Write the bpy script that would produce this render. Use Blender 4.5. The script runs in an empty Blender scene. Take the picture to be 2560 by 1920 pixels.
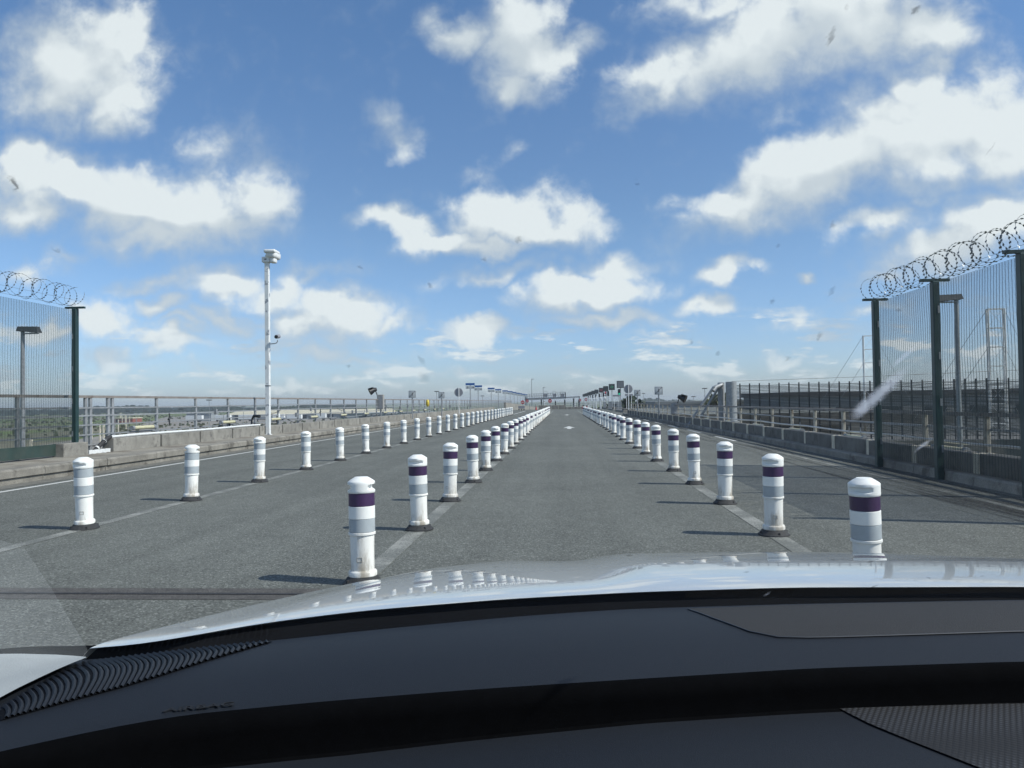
import bpy, bmesh, math, random
from mathutils import Vector, Matrix
random.seed(7)
S = bpy.context.scene
C = S.collection
R = math.radians

# ------------------------------------------------------------------ camera
cam_d = bpy.data.cameras.new('camera')
cam = bpy.data.objects.new('camera', cam_d)
C.objects.link(cam)
CW = [[0.9975537525828808, 0.015670826598404537, -0.06812441487114346],
      [0.0684645645250989, -0.02230285056499434, 0.9974042241042818],
      [-0.014110779999755624, 0.9996284349949227, 0.02332118859321343]]
M = Matrix.Identity(4)
for i in range(3):
    M[i][0] = CW[i][0]; M[i][1] = CW[i][1]; M[i][2] = -CW[i][2]
M[0][3], M[1][3], M[2][3] = 0, 0, 1.35
cam.matrix_world = M
cam_d.sensor_width = 36
cam_d.lens = 1923 / 2560 * 36
cam_d.clip_start = 0.05
cam_d.clip_end = 30000
S.camera = cam

# ------------------------------------------------------------------ world
SUN_EL, SUN_AZ = R(44), R(103)            # azimuth from +Y towards +X
w = bpy.data.worlds.new('World'); S.world = w; w.use_nodes = True
nt = w.node_tree; N = nt.nodes; L = nt.links
N.clear()
SKY_STRENGTH = 0.1

def nd(tree, t, **k):
    n = tree.nodes.new(t)
    for a, b in k.items(): setattr(n, a, b)
    return n

def mth(tree, op, a, b=None, c=None, clamp=False):
    n = tree.nodes.new('ShaderNodeMath'); n.operation = op; n.use_clamp = clamp
    for i, v in enumerate((a, b, c)):
        if v is None: continue
        if isinstance(v, (int, float)): n.inputs[i].default_value = v
        else: tree.links.new(v, n.inputs[i])
    return n.outputs[0]

def vmth(tree, op, a, b=None):
    n = tree.nodes.new('ShaderNodeVectorMath'); n.operation = op
    for i, v in enumerate((a, b)):
        if v is None: continue
        if isinstance(v, (tuple, list)): n.inputs[i].default_value = v
        elif isinstance(v, (int, float)): n.inputs['Scale'].default_value = v
        else: tree.links.new(v, n.inputs[i])
    return n.outputs[0]

def smooth(tree, x, a, b, lo=0.0, hi=1.0):
    n = tree.nodes.new('ShaderNodeMapRange'); n.interpolation_type = 'SMOOTHSTEP'
    tree.links.new(x, n.inputs[0])
    n.inputs[1].default_value = a; n.inputs[2].default_value = b
    n.inputs[3].default_value = lo; n.inputs[4].default_value = hi
    return n.outputs[0]

CLOUDS = [(-0.653,0.47,0.099,0.075,0,1),(-0.601,0.499,0.048,0.042,0,1),(-0.696,0.439,0.072,0.042,0,0.9),(-0.604,0.413,0.057,0.036,0,0.85),(-0.743,0.326,0.054,0.042,0,1),(-0.67,0.311,0.078,0.039,-8,1),(-0.578,0.279,0.096,0.042,-5,1),(-0.507,0.258,0.099,0.045,0,1),(-0.411,0.28,0.057,0.045,0,0.85),(-0.552,0.234,0.084,0.027,0,0.9),(-0.455,0.341,0.072,0.036,0,0.45),(-0.73,0.274,0.066,0.03,0,0.9),(-0.218,0.354,0.027,0.036,30,0.55),(-0.102,0.304,0.03,0.021,20,0.35),(-0.062,0.33,0.024,0.012,0,0.35),(-0.047,0.477,0.057,0.066,0,1),(-0.124,0.48,0.045,0.024,-15,0.85),(0.001,0.45,0.051,0.024,10,0.8),(-0.06,0.413,0.03,0.03,0,0.85),(-0.145,0.487,0.036,0.018,-30,0.7),(0.257,0.453,0.138,0.051,15,1),(0.368,0.475,0.138,0.057,0,1),(0.144,0.422,0.078,0.03,25,0.8),(0.459,0.468,0.072,0.042,0,0.9),(0.205,0.51,0.108,0.03,0,0.6),(0.499,0.46,0.036,0.024,0,0.5),(0.467,0.331,0.12,0.066,5,1.05),(0.323,0.289,0.144,0.045,20,1.05),(0.551,0.328,0.084,0.072,0,1.05),(0.229,0.259,0.072,0.024,5,1),(0.457,0.391,0.036,0.036,0,0.9),(0.29,0.368,0.036,0.018,10,0.35),(0.52,0.206,0.114,0.033,15,1),(0.402,0.221,0.078,0.018,10,0.6),(0.459,0.243,0.036,0.018,0,0.5),(-0.069,0.242,0.078,0.036,0,1),(-0.015,0.228,0.066,0.027,0,1),(-0.216,0.241,0.057,0.017,0,0.9),(-0.155,0.22,0.084,0.018,-5,0.95),(-0.094,0.209,0.072,0.015,0,0.9),(-0.456,0.163,0.078,0.027,0,0.6),(-0.374,0.151,0.036,0.036,0,0.55),(-0.292,0.122,0.072,0.033,0,1.05),(-0.349,0.108,0.054,0.024,0,0.85),(-0.224,0.105,0.042,0.018,0,0.5),(-0.318,0.073,0.045,0.015,0,0.8),(-0.387,0.084,0.036,0.012,0,0.5),(0.032,0.142,0.09,0.022,4,1),(0.068,0.171,0.054,0.021,5,0.6),(0.008,0.148,0.036,0.018,0,0.9),(0.055,0.106,0.078,0.013,-3,0.7),(-0.094,0.169,0.072,0.014,5,0.45),(-0.117,0.089,0.037,0.016,0,0.95),(-0.071,0.081,0.03,0.009,0,0.35),(0.207,0.158,0.033,0.016,0,0.9),(0.245,0.16,0.03,0.01,0,0.4),(0.186,0.118,0.033,0.013,0,0.8),(0.311,0.155,0.012,0.009,0,0.6),(0.283,0.05,0.024,0.008,0,0.5),(0.205,0.069,0.015,0.007,0,0.5),(-0.624,0.117,0.045,0.03,0,0.8),(-0.54,0.129,0.039,0.016,0,0.7),(-0.456,0.115,0.048,0.015,0,0.65),(-0.615,0.062,0.027,0.014,0,0.7),(-0.527,0.08,0.06,0.015,0,0.6),(-0.73,0.185,0.048,0.021,0,0.45),(0.399,0.112,0.048,0.012,0,0.5),(-0.114,0.039,0.033,0.008,0,0.5),(-0.231,0.04,0.03,0.007,0,0.45),(-0.349,0.039,0.024,0.007,0,0.45),(-0.044,0.05,0.015,0.006,0,0.4),(0.042,0.036,0.048,0.007,0,0.35),(0.166,0.037,0.054,0.008,0,0.4),(0.236,0.03,0.036,0.006,0,0.4),(-0.482,0.048,0.048,0.008,0,0.35),(-0.683,0.203,0.036,0.015,0,0.3)]

# node group: (direction) -> cloud density
g = bpy.data.node_groups.new('cloud_density', 'ShaderNodeTree')
g.interface.new_socket('Dir', in_out='INPUT', socket_type='NodeSocketVector')
g.interface.new_socket('Density', in_out='OUTPUT', socket_type='NodeSocketFloat')
g.interface.new_socket('Big', in_out='OUTPUT', socket_type='NodeSocketFloat')
gi = g.nodes.new('NodeGroupInput'); go = g.nodes.new('NodeGroupOutput')
sx = nd(g, 'ShaderNodeSeparateXYZ'); g.links.new(gi.outputs[0], sx.inputs[0])
yy = mth(g, 'MAXIMUM', sx.outputs[1], 0.02)
u = mth(g, 'DIVIDE', sx.outputs[0], yy); v = mth(g, 'DIVIDE', sx.outputs[2], yy)
uv = nd(g, 'ShaderNodeCombineXYZ'); g.links.new(u, uv.inputs[0]); g.links.new(v, uv.inputs[1])
# the noise lives on a flat cloud deck overhead: finer towards the horizon
zc = mth(g, 'ADD', mth(g, 'MAXIMUM', sx.outputs[2], 0.0), 0.16)
px = mth(g, 'DIVIDE', sx.outputs[0], zc); py = mth(g, 'DIVIDE', sx.outputs[1], zc)
pc = nd(g, 'ShaderNodeCombineXYZ'); g.links.new(px, pc.inputs[0]); g.links.new(py, pc.inputs[1])
g.links.new(mth(g, 'MULTIPLY', sx.outputs[2], 2.2), pc.inputs[2])
def noise(tree, vec, scale, detail, rough, out=0, lac=2.0, dist=0.0):
    n = nd(tree, 'ShaderNodeTexNoise'); tree.links.new(vec, n.inputs['Vector'])
    n.inputs['Scale'].default_value = scale; n.inputs['Detail'].default_value = detail
    n.inputs['Roughness'].default_value = rough; n.inputs['Lacunarity'].default_value = lac
    n.inputs['Distortion'].default_value = dist
    return n.outputs[out]
n1 = noise(g, uv.outputs[0], 13.0, 2.0, 0.5, 1)
warp = vmth(g, 'SCALE', vmth(g, 'SUBTRACT', n1, (0.5, 0.5, 0.5)), 0.085)
n1b = noise(g, uv.outputs[0], 42.0, 3.0, 0.6, 1)
warp2 = vmth(g, 'SCALE', vmth(g, 'SUBTRACT', n1b, (0.5, 0.5, 0.5)), 0.022)
q = vmth(g, 'ADD', vmth(g, 'ADD', uv.outputs[0], warp), warp2)
CLOUDS += [(-0.70, 0.10, 0.06, 0.018, 0, 0.55), (-0.56, 0.165, 0.06, 0.014, 5, 0.45), (-0.40, 0.118, 0.05, 0.012, 0, 0.45), (-0.27, 0.058, 0.05, 0.010, 0, 0.45),
           (-0.16, 0.066, 0.05, 0.008, 0, 0.35), (0.33, 0.085, 0.06, 0.010, 0, 0.4), (0.12, 0.075, 0.05, 0.008, 0, 0.35), (-0.50, 0.100, 0.05, 0.012, 0, 0.5), (0.42, 0.165, 0.05, 0.012, 8, 0.45), (-0.33, 0.175, 0.06, 0.014, 10, 0.35)]
CLOUDS = [(*c_[:5], min(0.8, c_[5] * 1.35) if c_[5] < 0.75 and c_[1] < 0.21 else c_[5]) for c_ in CLOUDS]
CLOUDS = [c_ for c_ in CLOUDS if c_[5] * c_[2] * c_[3] > 0.00008]
CLOUDS.sort(key=lambda c_: -(c_[2] * c_[3]))
acc = None; big = None
for ci, (cu, cv, ru, rv, rot, wt) in enumerate(CLOUDS):
    if ci == 34: big = acc
    mp = nd(g, 'ShaderNodeMapping', vector_type='TEXTURE')
    g.links.new(q, mp.inputs[0])
    mp.inputs['Location'].default_value = (cu, cv, 0)
    mp.inputs['Rotation'].default_value = (0, 0, R(rot))
    mp.inputs['Scale'].default_value = (ru * 1.74, rv * 1.74, 1)
    gr = nd(g, 'ShaderNodeTexGradient', gradient_type='SPHERICAL'); g.links.new(mp.outputs[0], gr.inputs[0])
    t = mth(g, 'MULTIPLY', gr.outputs[1], 1.36 * wt)
    if acc is None: acc = t
    else:
        acc = mth(g, 'SMOOTH_MAX', acc, t, 0.12) if ci < 34 else mth(g, 'MAXIMUM', acc, t)
# beyond the front view the sky goes on with the same broken cumulus
field = noise(g, pc.outputs[0], 1.15, 3.0, 0.5)
field = smooth(g, field, 0.50, 0.66, 0.0, 0.95)
fr = nd(g, 'ShaderNodeMath', operation='MAXIMUM')
au = mth(g, 'ABSOLUTE', mth(g, 'ADD', u, 0.08))
o1 = smooth(g, au, 0.72, 0.95); o2 = smooth(g, v, 0.56, 0.72)
out = mth(g, 'MAXIMUM', mth(g, 'MAXIMUM', o1, o2), smooth(g, sx.outputs[1], 0.25, 0.05))
lowm = nd(g, 'ShaderNodeMapping'); g.links.new(uv.outputs[0], lowm.inputs[0]); lowm.inputs['Scale'].default_value = (11, 42, 1)
lown = smooth(g, noise(g, lowm.outputs[0], 1.0, 4.0, 0.6), 0.42, 0.66, 0.0, 0.85)
lowb = mth(g, 'MULTIPLY', lown, mth(g, 'MULTIPLY', smooth(g, v, 0.0, 0.02), smooth(g, v, 0.17, 0.06)))
acc = mth(g, 'MAXIMUM', acc, lowb)
mass = mth(g, 'MAXIMUM', mth(g, 'MULTIPLY', acc, mth(g, 'SUBTRACT', 1.0, out)), mth(g, 'MULTIPLY', field, out))
nA = noise(g, uv.outputs[0], 24.0, 5.0, 0.60, dist=0.25)
nB = noise(g, pc.outputs[0], 3.2, 5.0, 0.6)
nn = nd(g, 'ShaderNodeMix', data_type='FLOAT')
g.links.new(out, nn.inputs[0]); g.links.new(nA, nn.inputs[2]); g.links.new(nB, nn.inputs[3])
d = mth(g, 'ADD', mass, mth(g, 'MULTIPLY', mth(g, 'SUBTRACT', nn.outputs[0], 0.5), 0.95))
g.links.new(d, go.inputs[0])
g.links.new(mth(g, 'ADD', big, field), go.inputs[1])

tc = nd(nt, 'ShaderNodeTexCoord')
sky = nd(nt, 'ShaderNodeTexSky', sky_type='NISHITA')
sky.sun_disc = False; sky.sun_elevation = SUN_EL; sky.sun_rotation = SUN_AZ
sky.air_density = 1.0; sky.dust_density = 0.6; sky.ozone_density = 1.6; sky.altitude = 20
c0 = nd(nt, 'ShaderNodeGroup'); c0.node_tree = g; L.new(tc.outputs['Generated'], c0.inputs[0])
c1 = nd(nt, 'ShaderNodeGroup'); c1.node_tree = g
L.new(vmth(nt, 'ADD', tc.outputs['Generated'], (0.020, 0.0, 0.030)), c1.inputs[0])
lit = mth(nt, 'SUBTRACT', c0.outputs[1], c1.outputs[1])
lit = mth(nt, 'ADD', lit, mth(nt, 'MULTIPLY', mth(nt, 'SUBTRACT', c0.outputs[0], c0.outputs[1]), 0.34))
lit = smooth(nt, lit, -0.40, 0.52)
# crisp where the light strikes, frayed on the shaded side
dens = nd(nt, 'ShaderNodeMapRange'); dens.interpolation_type = 'SMOOTHSTEP'
L.new(c0.outputs[0], dens.inputs[0])
L.new(mth(nt, 'ADD', mth(nt, 'MULTIPLY', lit, 0.18), 0.06), dens.inputs[1]); L.new(mth(nt, 'SUBTRACT', 1.14, mth(nt, 'MULTIPLY', lit, 0.34)), dens.inputs[2])
thick = smooth(nt, c0.outputs[0], 0.3, 1.2)
# cloud colour: bright where it thins towards the light, greyer in its thick underside
cr = nd(nt, 'ShaderNodeMix', data_type='RGBA')
cr.inputs[6].default_value = (0.43, 0.49, 0.56, 1); cr.inputs[7].default_value = (0.73, 0.765, 0.79, 1)
L.new(mth(nt, 'ADD', mth(nt, 'MULTIPLY', lit, 0.92), mth(nt, 'MULTIPLY', thick, 0.36), clamp=True), cr.inputs[0])
csc = nd(nt, 'ShaderNodeVectorMath', operation='SCALE'); L.new(cr.outputs[2], csc.inputs[0])
csc.inputs['Scale'].default_value = 1.0 / SKY_STRENGTH
sepw = nd(nt, 'ShaderNodeSeparateXYZ'); L.new(tc.outputs['Generated'], sepw.inputs[0])
# sky itself: the Nishita sky, with the pale band of thick air low down
hz = smooth(nt, sepw.outputs[2], -0.03, 0.25)
skm = nd(nt, 'ShaderNodeMix', data_type='RGBA', blend_type='MULTIPLY'); skm.inputs[0].default_value = 1.0
L.new(sky.outputs[0], skm.inputs[6])
tint = nd(nt, 'ShaderNodeMix', data_type='RGBA'); L.new(hz, tint.inputs[0])
tint.inputs[6].default_value = (0.80, 0.96, 1.40, 1); tint.inputs[7].default_value = (0.84, 0.98, 1.16, 1)
tint2 = nd(nt, 'ShaderNodeMix', data_type='RGBA'); L.new(smooth(nt, sepw.outputs[2], 0.22, 0.5), tint2.inputs[0])
L.new(tint.outputs[2], tint2.inputs[6]); tint2.inputs[7].default_value = (0.84, 1.06, 1.27, 1)
L.new(tint2.outputs[2], skm.inputs[7])
fin = nd(nt, 'ShaderNodeMix', data_type='RGBA')
opac = mth(nt, 'MULTIPLY', dens.outputs[0], smooth(nt, sepw.outputs[2], -0.01, 0.10, 0.45, 0.97))
L.new(opac, fin.inputs[0]); L.new(skm.outputs[2], fin.inputs[6]); L.new(csc.outputs[0], fin.inputs[7])
bg = nd(nt, 'ShaderNodeBackground'); L.new(fin.outputs[2], bg.inputs[0]); bg.inputs[1].default_value = SKY_STRENGTH
ow = nd(nt, 'ShaderNodeOutputWorld'); L.new(bg.outputs[0], ow.inputs[0])
w.cycles.sampling_method = 'MANUAL'; w.cycles.sample_map_resolution = 512

sun_d = bpy.data.lights.new('sun', 'SUN'); sun_d.energy = 4.0; sun_d.angle = R(0.5); sun_d.color = (1.0, 0.955, 0.89)
sun = bpy.data.objects.new('sun', sun_d); C.objects.link(sun)
sd = Vector((math.sin(SUN_AZ) * math.cos(SUN_EL), math.cos(SUN_AZ) * math.cos(SUN_EL), math.sin(SUN_EL)))
sun.rotation_euler = sd.to_track_quat('Z', 'Y').to_euler(); sun.location = sd * 60

S.view_settings.view_transform = 'Standard'; S.view_settings.look = 'None'
S.view_settings.gamma = 1; S.view_settings.exposure = 0.3; S.view_settings.use_curve_mapping = False

# ------------------------------------------------------------------ materials
MATS = {}
def mat(name, col, rough=0.6, metal=0.0, var=0.12, scale=6.0, bump=0.0, bscale=60.0, rnd=0.0, spec=0.5,
        stain=None, stain_scale=1.5, stain_thr=(0.5, 0.65), stretch=None, coat=0.0, fine=0.0, fine_scale=200.0, foot=0.0):
    if name in MATS: return MATS[name]
    m = bpy.data.materials.new(name); m.use_nodes = True; t = m.node_tree
    b = t.nodes['Principled BSDF']
    b.inputs['Roughness'].default_value = rough; b.inputs['Metallic'].default_value = metal
    b.inputs['Specular IOR Level'].default_value = spec
    b.inputs['Coat Weight'].default_value = coat; b.inputs['Coat Roughness'].default_value = 0.03
    co = nd(t, 'ShaderNodeTexCoord'); vec = co.outputs['Object']
    if stretch:
        mp = nd(t, 'ShaderNodeMapping'); t.links.new(vec, mp.inputs[0]); mp.inputs['Scale'].default_value = stretch
        svec = mp.outputs[0]
    else: svec = vec
    if rnd:
        oi0 = nd(t, 'ShaderNodeObjectInfo'); cx0 = nd(t, 'ShaderNodeCombineXYZ')
        t.links.new(mth(t, 'MULTIPLY', oi0.outputs['Random'], 37.0), cx0.inputs[0]); t.links.new(mth(t, 'MULTIPLY', oi0.outputs['Random'], 91.0), cx0.inputs[1])
        svec = vmth(t, 'ADD', svec, cx0.outputs[0]); nvec = vmth(t, 'ADD', vec, cx0.outputs[0])
    else: nvec = vec
    n = noise(t, nvec, scale, 5, 0.6)
    val = smooth(t, n, 0.25, 0.75, 1 - var, 1 + var)
    if fine:
        n2 = noise(t, vec, fine_scale, 2, 0.6)
        val = mth(t, 'MULTIPLY', val, smooth(t, n2, 0.3, 0.7, 1 - fine, 1 + fine))
    if rnd:
        oi = nd(t, 'ShaderNodeObjectInfo')
        val = mth(t, 'MULTIPLY', val, mth(t, 'ADD', mth(t, 'MULTIPLY', oi.outputs['Random'], 2 * rnd), 1 - rnd))
    cv = vmth(t, 'SCALE', (col[0], col[1], col[2]), None)
    sc = cv.node; t.links.new(val, sc.inputs['Scale'])
    outc = cv
    if stain:
        ns = noise(t, svec, stain_scale, 6, 0.65)
        if foot:
            sz = nd(t, 'ShaderNodeSeparateXYZ'); t.links.new(vec, sz.inputs[0])
            ns = mth(t, 'ADD', ns, smooth(t, sz.outputs[2], foot, 0.02, 0.0, 0.17))
        k = smooth(t, ns, stain_thr[0], stain_thr[1])
        mx = nd(t, 'ShaderNodeMix', data_type='RGBA'); t.links.new(k, mx.inputs[0])
        t.links.new(outc, mx.inputs[6]); mx.inputs[7].default_value = (*stain, 1); outc = mx.outputs[2]
    t.links.new(outc, b.inputs['Base Color'])
    if bump:
        bp = nd(t, 'ShaderNodeBump'); bp.inputs['Strength'].default_value = bump; bp.inputs['Distance'].default_value = 0.01
        t.links.new(noise(t, vec, bscale, 4, 0.6), bp.inputs['Height']); t.links.new(bp.outputs[0], b.inputs['Normal'])
    MATS[name] = m
    return m

def asphalt_mat(name, base, joint=True):
    m = bpy.data.materials.new(name); m.use_nodes = True; t = m.node_tree; b = t.nodes['Principled BSDF']
    co = nd(t, 'ShaderNodeTexCoord').outputs['Object']
    big = noise(t, co, 0.35, 4, 0.6); mid = noise(t, co, 3.0, 5, 0.65); fin = noise(t, co, 95.0, 2, 0.7)
    vo = nd(t, 'ShaderNodeTexVoronoi'); t.links.new(co, vo.inputs['Vector']); vo.inputs['Scale'].default_value = 85
    vs = nd(t, 'ShaderNodeSeparateColor'); t.links.new(vo.outputs['Color'], vs.inputs[0])
    chip = smooth(t, vs.outputs[0], 0.62, 1.0, 0.0, 1.0)
    # wheel paths slightly paler and longitudinal streaks
    mp = nd(t, 'ShaderNodeMapping'); t.links.new(co, mp.inputs[0]); mp.inputs['Scale'].default_value = (1.1, 0.03, 1)
    lon = noise(t, mp.outputs[0], 1.6, 4, 0.6)
    val = mth(t, 'MULTIPLY', smooth(t, big, 0.3, 0.7, 0.89, 1.09), smooth(t, mid, 0.25, 0.75, 0.91, 1.09))
    val = mth(t, 'MULTIPLY', val, smooth(t, lon, 0.3, 0.7, 0.9, 1.1))
    val = mth(t, 'MULTIPLY', val, smooth(t, fin, 0.25, 0.75, 0.70, 1.24))
    val = mth(t, 'ADD', val, mth(t, 'MULTIPLY', chip, 0.95))
    pits = smooth(t, vs.outputs[1], 0.0, 0.22, 0.45, 1.0)
    val = mth(t, 'MULTIPLY', val, pits)
    spot = noise(t, co, 1.7, 6, 0.7); val = mth(t, 'MULTIPLY', val, smooth(t, spot, 0.66, 0.74, 1.0, 0.72))
    c = vmth(t, 'SCALE', base); t.links.new(val, c.node.inputs['Scale'])
    t.links.new(c, b.inputs['Base Color']); b.inputs['Roughness'].default_value = 0.85
    b.inputs['Specular IOR Level'].default_value = 0.25
    bp = nd(t, 'ShaderNodeBump'); bp.inputs['Strength'].default_value = 0.55; bp.inputs['Distance'].default_value = 0.004
    t.links.new(vo.outputs['Distance'], bp.inputs['Height']); t.links.new(bp.outputs[0], b.inputs['Normal'])
    MATS[name] = m
    return m

def paint_mat(name, col, wear, base):
    """road paint worn down to the asphalt"""
    m = bpy.data.materials.new(name); m.use_nodes = True; t = m.node_tree; b = t.nodes['Principled BSDF']
    co = nd(t, 'ShaderNodeTexCoord').outputs['Object']
    a = noise(t, co, 70, 3, 0.7); bb = noise(t, co, 2.2, 5, 0.6)
    k = mth(t, 'ADD', mth(t, 'MULTIPLY', a, 0.8), mth(t, 'MULTIPLY', bb, 0.7))
    k = smooth(t, k, wear - 0.1, wear + 0.1)
    fin = noise(t, co, 95, 2, 0.7)
    mx = nd(t, 'ShaderNodeMix', data_type='RGBA'); t.links.new(k, mx.inputs[0])
    mx.inputs[6].default_value = (*col, 1); c = vmth(t, 'SCALE', base); t.links.new(smooth(t, fin, 0.25, 0.75, 0.6, 1.6), c.node.inputs['Scale'])
    t.links.new(c, mx.inputs[7]); t.links.new(mx.outputs[2], b.inputs['Base Color']); b.inputs['Roughness'].default_value = 0.8
    MATS[name] = m
    return m

def emis_mat(name, col, strength):
    m = bpy.data.materials.new(name); m.use_nodes = True; b = m.node_tree.nodes['Principled BSDF']
    b.inputs['Base Color'].default_value = (*[c * 0.3 for c in col], 1)
    b.inputs['Emission Color'].default_value = (*col, 1); b.inputs['Emission Strength'].default_value = strength
    MATS[name] = m
    return m

ASPH = (0.120, 0.125, 0.112)
m_asph = asphalt_mat('asphalt', ASPH)
m_paint_worn = paint_mat('worn_paint', (0.31, 0.31, 0.28), 0.71, ASPH)
m_paint = paint_mat('line_paint', (0.55, 0.55, 0.52), 0.93, ASPH)
m_conc = mat('concrete', (0.235, 0.225, 0.20), 0.9, var=0.22, scale=2.5, bump=0.5, bscale=40, rnd=0.10, stain=(0.105, 0.10, 0.09), stain_scale=3.0, stain_thr=(0.50, 0.74), fine=0.15, fine_scale=70)
m_conc_d = mat('concrete_dark', (0.10, 0.098, 0.09), 0.92, var=0.25, scale=4, bump=0.4, rnd=0.05)
m_conc_l = mat('concrete_mortar', (0.62, 0.56, 0.44), 0.9, var=0.15, scale=8, bump=0.3)
m_kerb = mat('kerb_concrete', (0.23, 0.215, 0.185), 0.92, var=0.28, scale=1.8, bump=0.6, bscale=30, rnd=0.09, stain=(0.10, 0.092, 0.078), stain_scale=2.2, stain_thr=(0.5, 0.7), fine=0.18, fine_scale=60)
m_walk = mat('walkway_concrete', (0.26, 0.24, 0.20), 0.92, var=0.25, scale=0.9, bump=0.4, stain=(0.15, 0.125, 0.10), stain_scale=1.0, fine=0.2, fine_scale=50)
m_dirtstrip = mat('gutter_dirt', (0.15, 0.145, 0.125), 0.95, var=0.35, scale=6, fine=0.4, fine_scale=90)
m_rubber = mat('black_rubber', (0.030, 0.030, 0.031), 0.75, var=0.3, scale=30, bump=0.3)
m_white = mat('bollard_white', (0.84, 0.84, 0.80), 0.45, var=0.04, scale=10, rnd=0.04, stain=(0.50, 0.46, 0.39), stain_scale=3.5, stain_thr=(0.60, 0.80), stretch=(1, 1, 0.25))
m_whitedirty = mat('bollard_body', (0.83, 0.82, 0.77), 0.5, var=0.05, scale=10, rnd=0.05, stain=(0.36, 0.32, 0.26), stain_scale=9, stain_thr=(0.53, 0.80), stretch=(1, 1, 0.25), foot=0.34)
m_purple = mat('purple_band', (0.050, 0.022, 0.075), 0.38, var=0.08, scale=20, rnd=0.10)
m_greyband = mat('grey_reflective_band', (0.40, 0.44, 0.46), 0.35, var=0.05, scale=20, rnd=0.06)
m_galv = mat('galvanised_steel', (0.30, 0.31, 0.32), 0.55, metal=0.35, var=0.18, scale=9, rnd=0.08)
m_rail = mat('weathered_rail', (0.24, 0.215, 0.195), 0.65, metal=0.2, var=0.25, scale=3, rnd=0.05, stain=(0.14, 0.10, 0.08), stain_scale=5, stain_thr=(0.55, 0.7))
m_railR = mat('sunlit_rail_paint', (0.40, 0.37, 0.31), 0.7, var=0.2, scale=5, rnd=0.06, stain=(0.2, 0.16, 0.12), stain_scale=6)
m_green = mat('green_fence_paint', (0.012, 0.038, 0.038), 0.45, var=0.2, scale=5, rnd=0.05)
m_greenp = mat('green_sheet', (0.022, 0.046, 0.040), 0.6, var=0.3, scale=2.5, stain=(0.045, 0.06, 0.05), stain_scale=2, stain_thr=(0.45, 0.75))
m_wire = mat('fence_wire', (0.020, 0.035, 0.036), 0.5, var=0.1)
m_barb = mat('razor_wire', (0.17, 0.18, 0.19), 0.45, metal=0.5, var=0.2)
m_whitepaint = mat('white_paint', (0.72, 0.73, 0.72), 0.5, var=0.06, scale=8, stain=(0.30, 0.32, 0.35), stain_scale=3.2, stain_thr=(0.56, 0.59))
m_plainwhite = mat('white_enamel', (0.70, 0.71, 0.70), 0.5, var=0.05)
m_black = mat('black_plastic', (0.014, 0.015, 0.017), 0.45, var=0.2)
m_dark = mat('dark_paint', (0.035, 0.037, 0.04), 0.6, var=0.2)
m_slat = mat('dark_slats', (0.016, 0.019, 0.021), 0.6, var=0.2, rnd=0.1)
m_tube = mat('yellowed_tube', (0.52, 0.49, 0.32), 0.35, var=0.1)
m_blue = mat('blue_sign', (0.015, 0.10, 0.32), 0.4, var=0.03)
m_signw = mat('sign_white', (0.50, 0.52, 0.52), 0.45, var=0.05)
m_signback = mat('sign_back', (0.27, 0.27, 0.29), 0.55, metal=0.2, var=0.08)
m_red = mat('sign_red', (0.42, 0.012, 0.02), 0.4, var=0.05)
m_yellow = mat('yellow_wrap', (0.55, 0.42, 0.05), 0.5, var=0.15)
m_brown = mat('rusty_sheet', (0.22, 0.09, 0.05), 0.8, var=0.2)
m_trunk = mat('bark', (0.07, 0.05, 0.035), 0.9)
m_leaf = mat('leaves_dark', (0.045, 0.065, 0.038), 0.8, var=0.4, scale=0.6, rnd=0.2)
m_leafy = mat('leaves_spring', (0.12, 0.125, 0.06), 0.8, var=0.3, scale=0.6, rnd=0.2)
m_wall_grey = mat('cladding_grey', (0.26, 0.28, 0.29), 0.7, var=0.06, scale=0.2)
m_roof_cream = mat('cladding_cream', (0.55, 0.50, 0.36), 0.6, var=0.10, scale=0.15)
m_glassd = mat('window_dark', (0.03, 0.04, 0.05), 0.15, var=0.1)
m_gravel = mat('gravel', (0.22, 0.20, 0.17), 0.95, var=0.3, scale=0.3, fine=0.3, fine_scale=3)
m_tan = mat('bare_earth', (0.26, 0.21, 0.14), 0.95, var=0.3, scale=0.15, fine=0.3, fine_scale=3)

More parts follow.
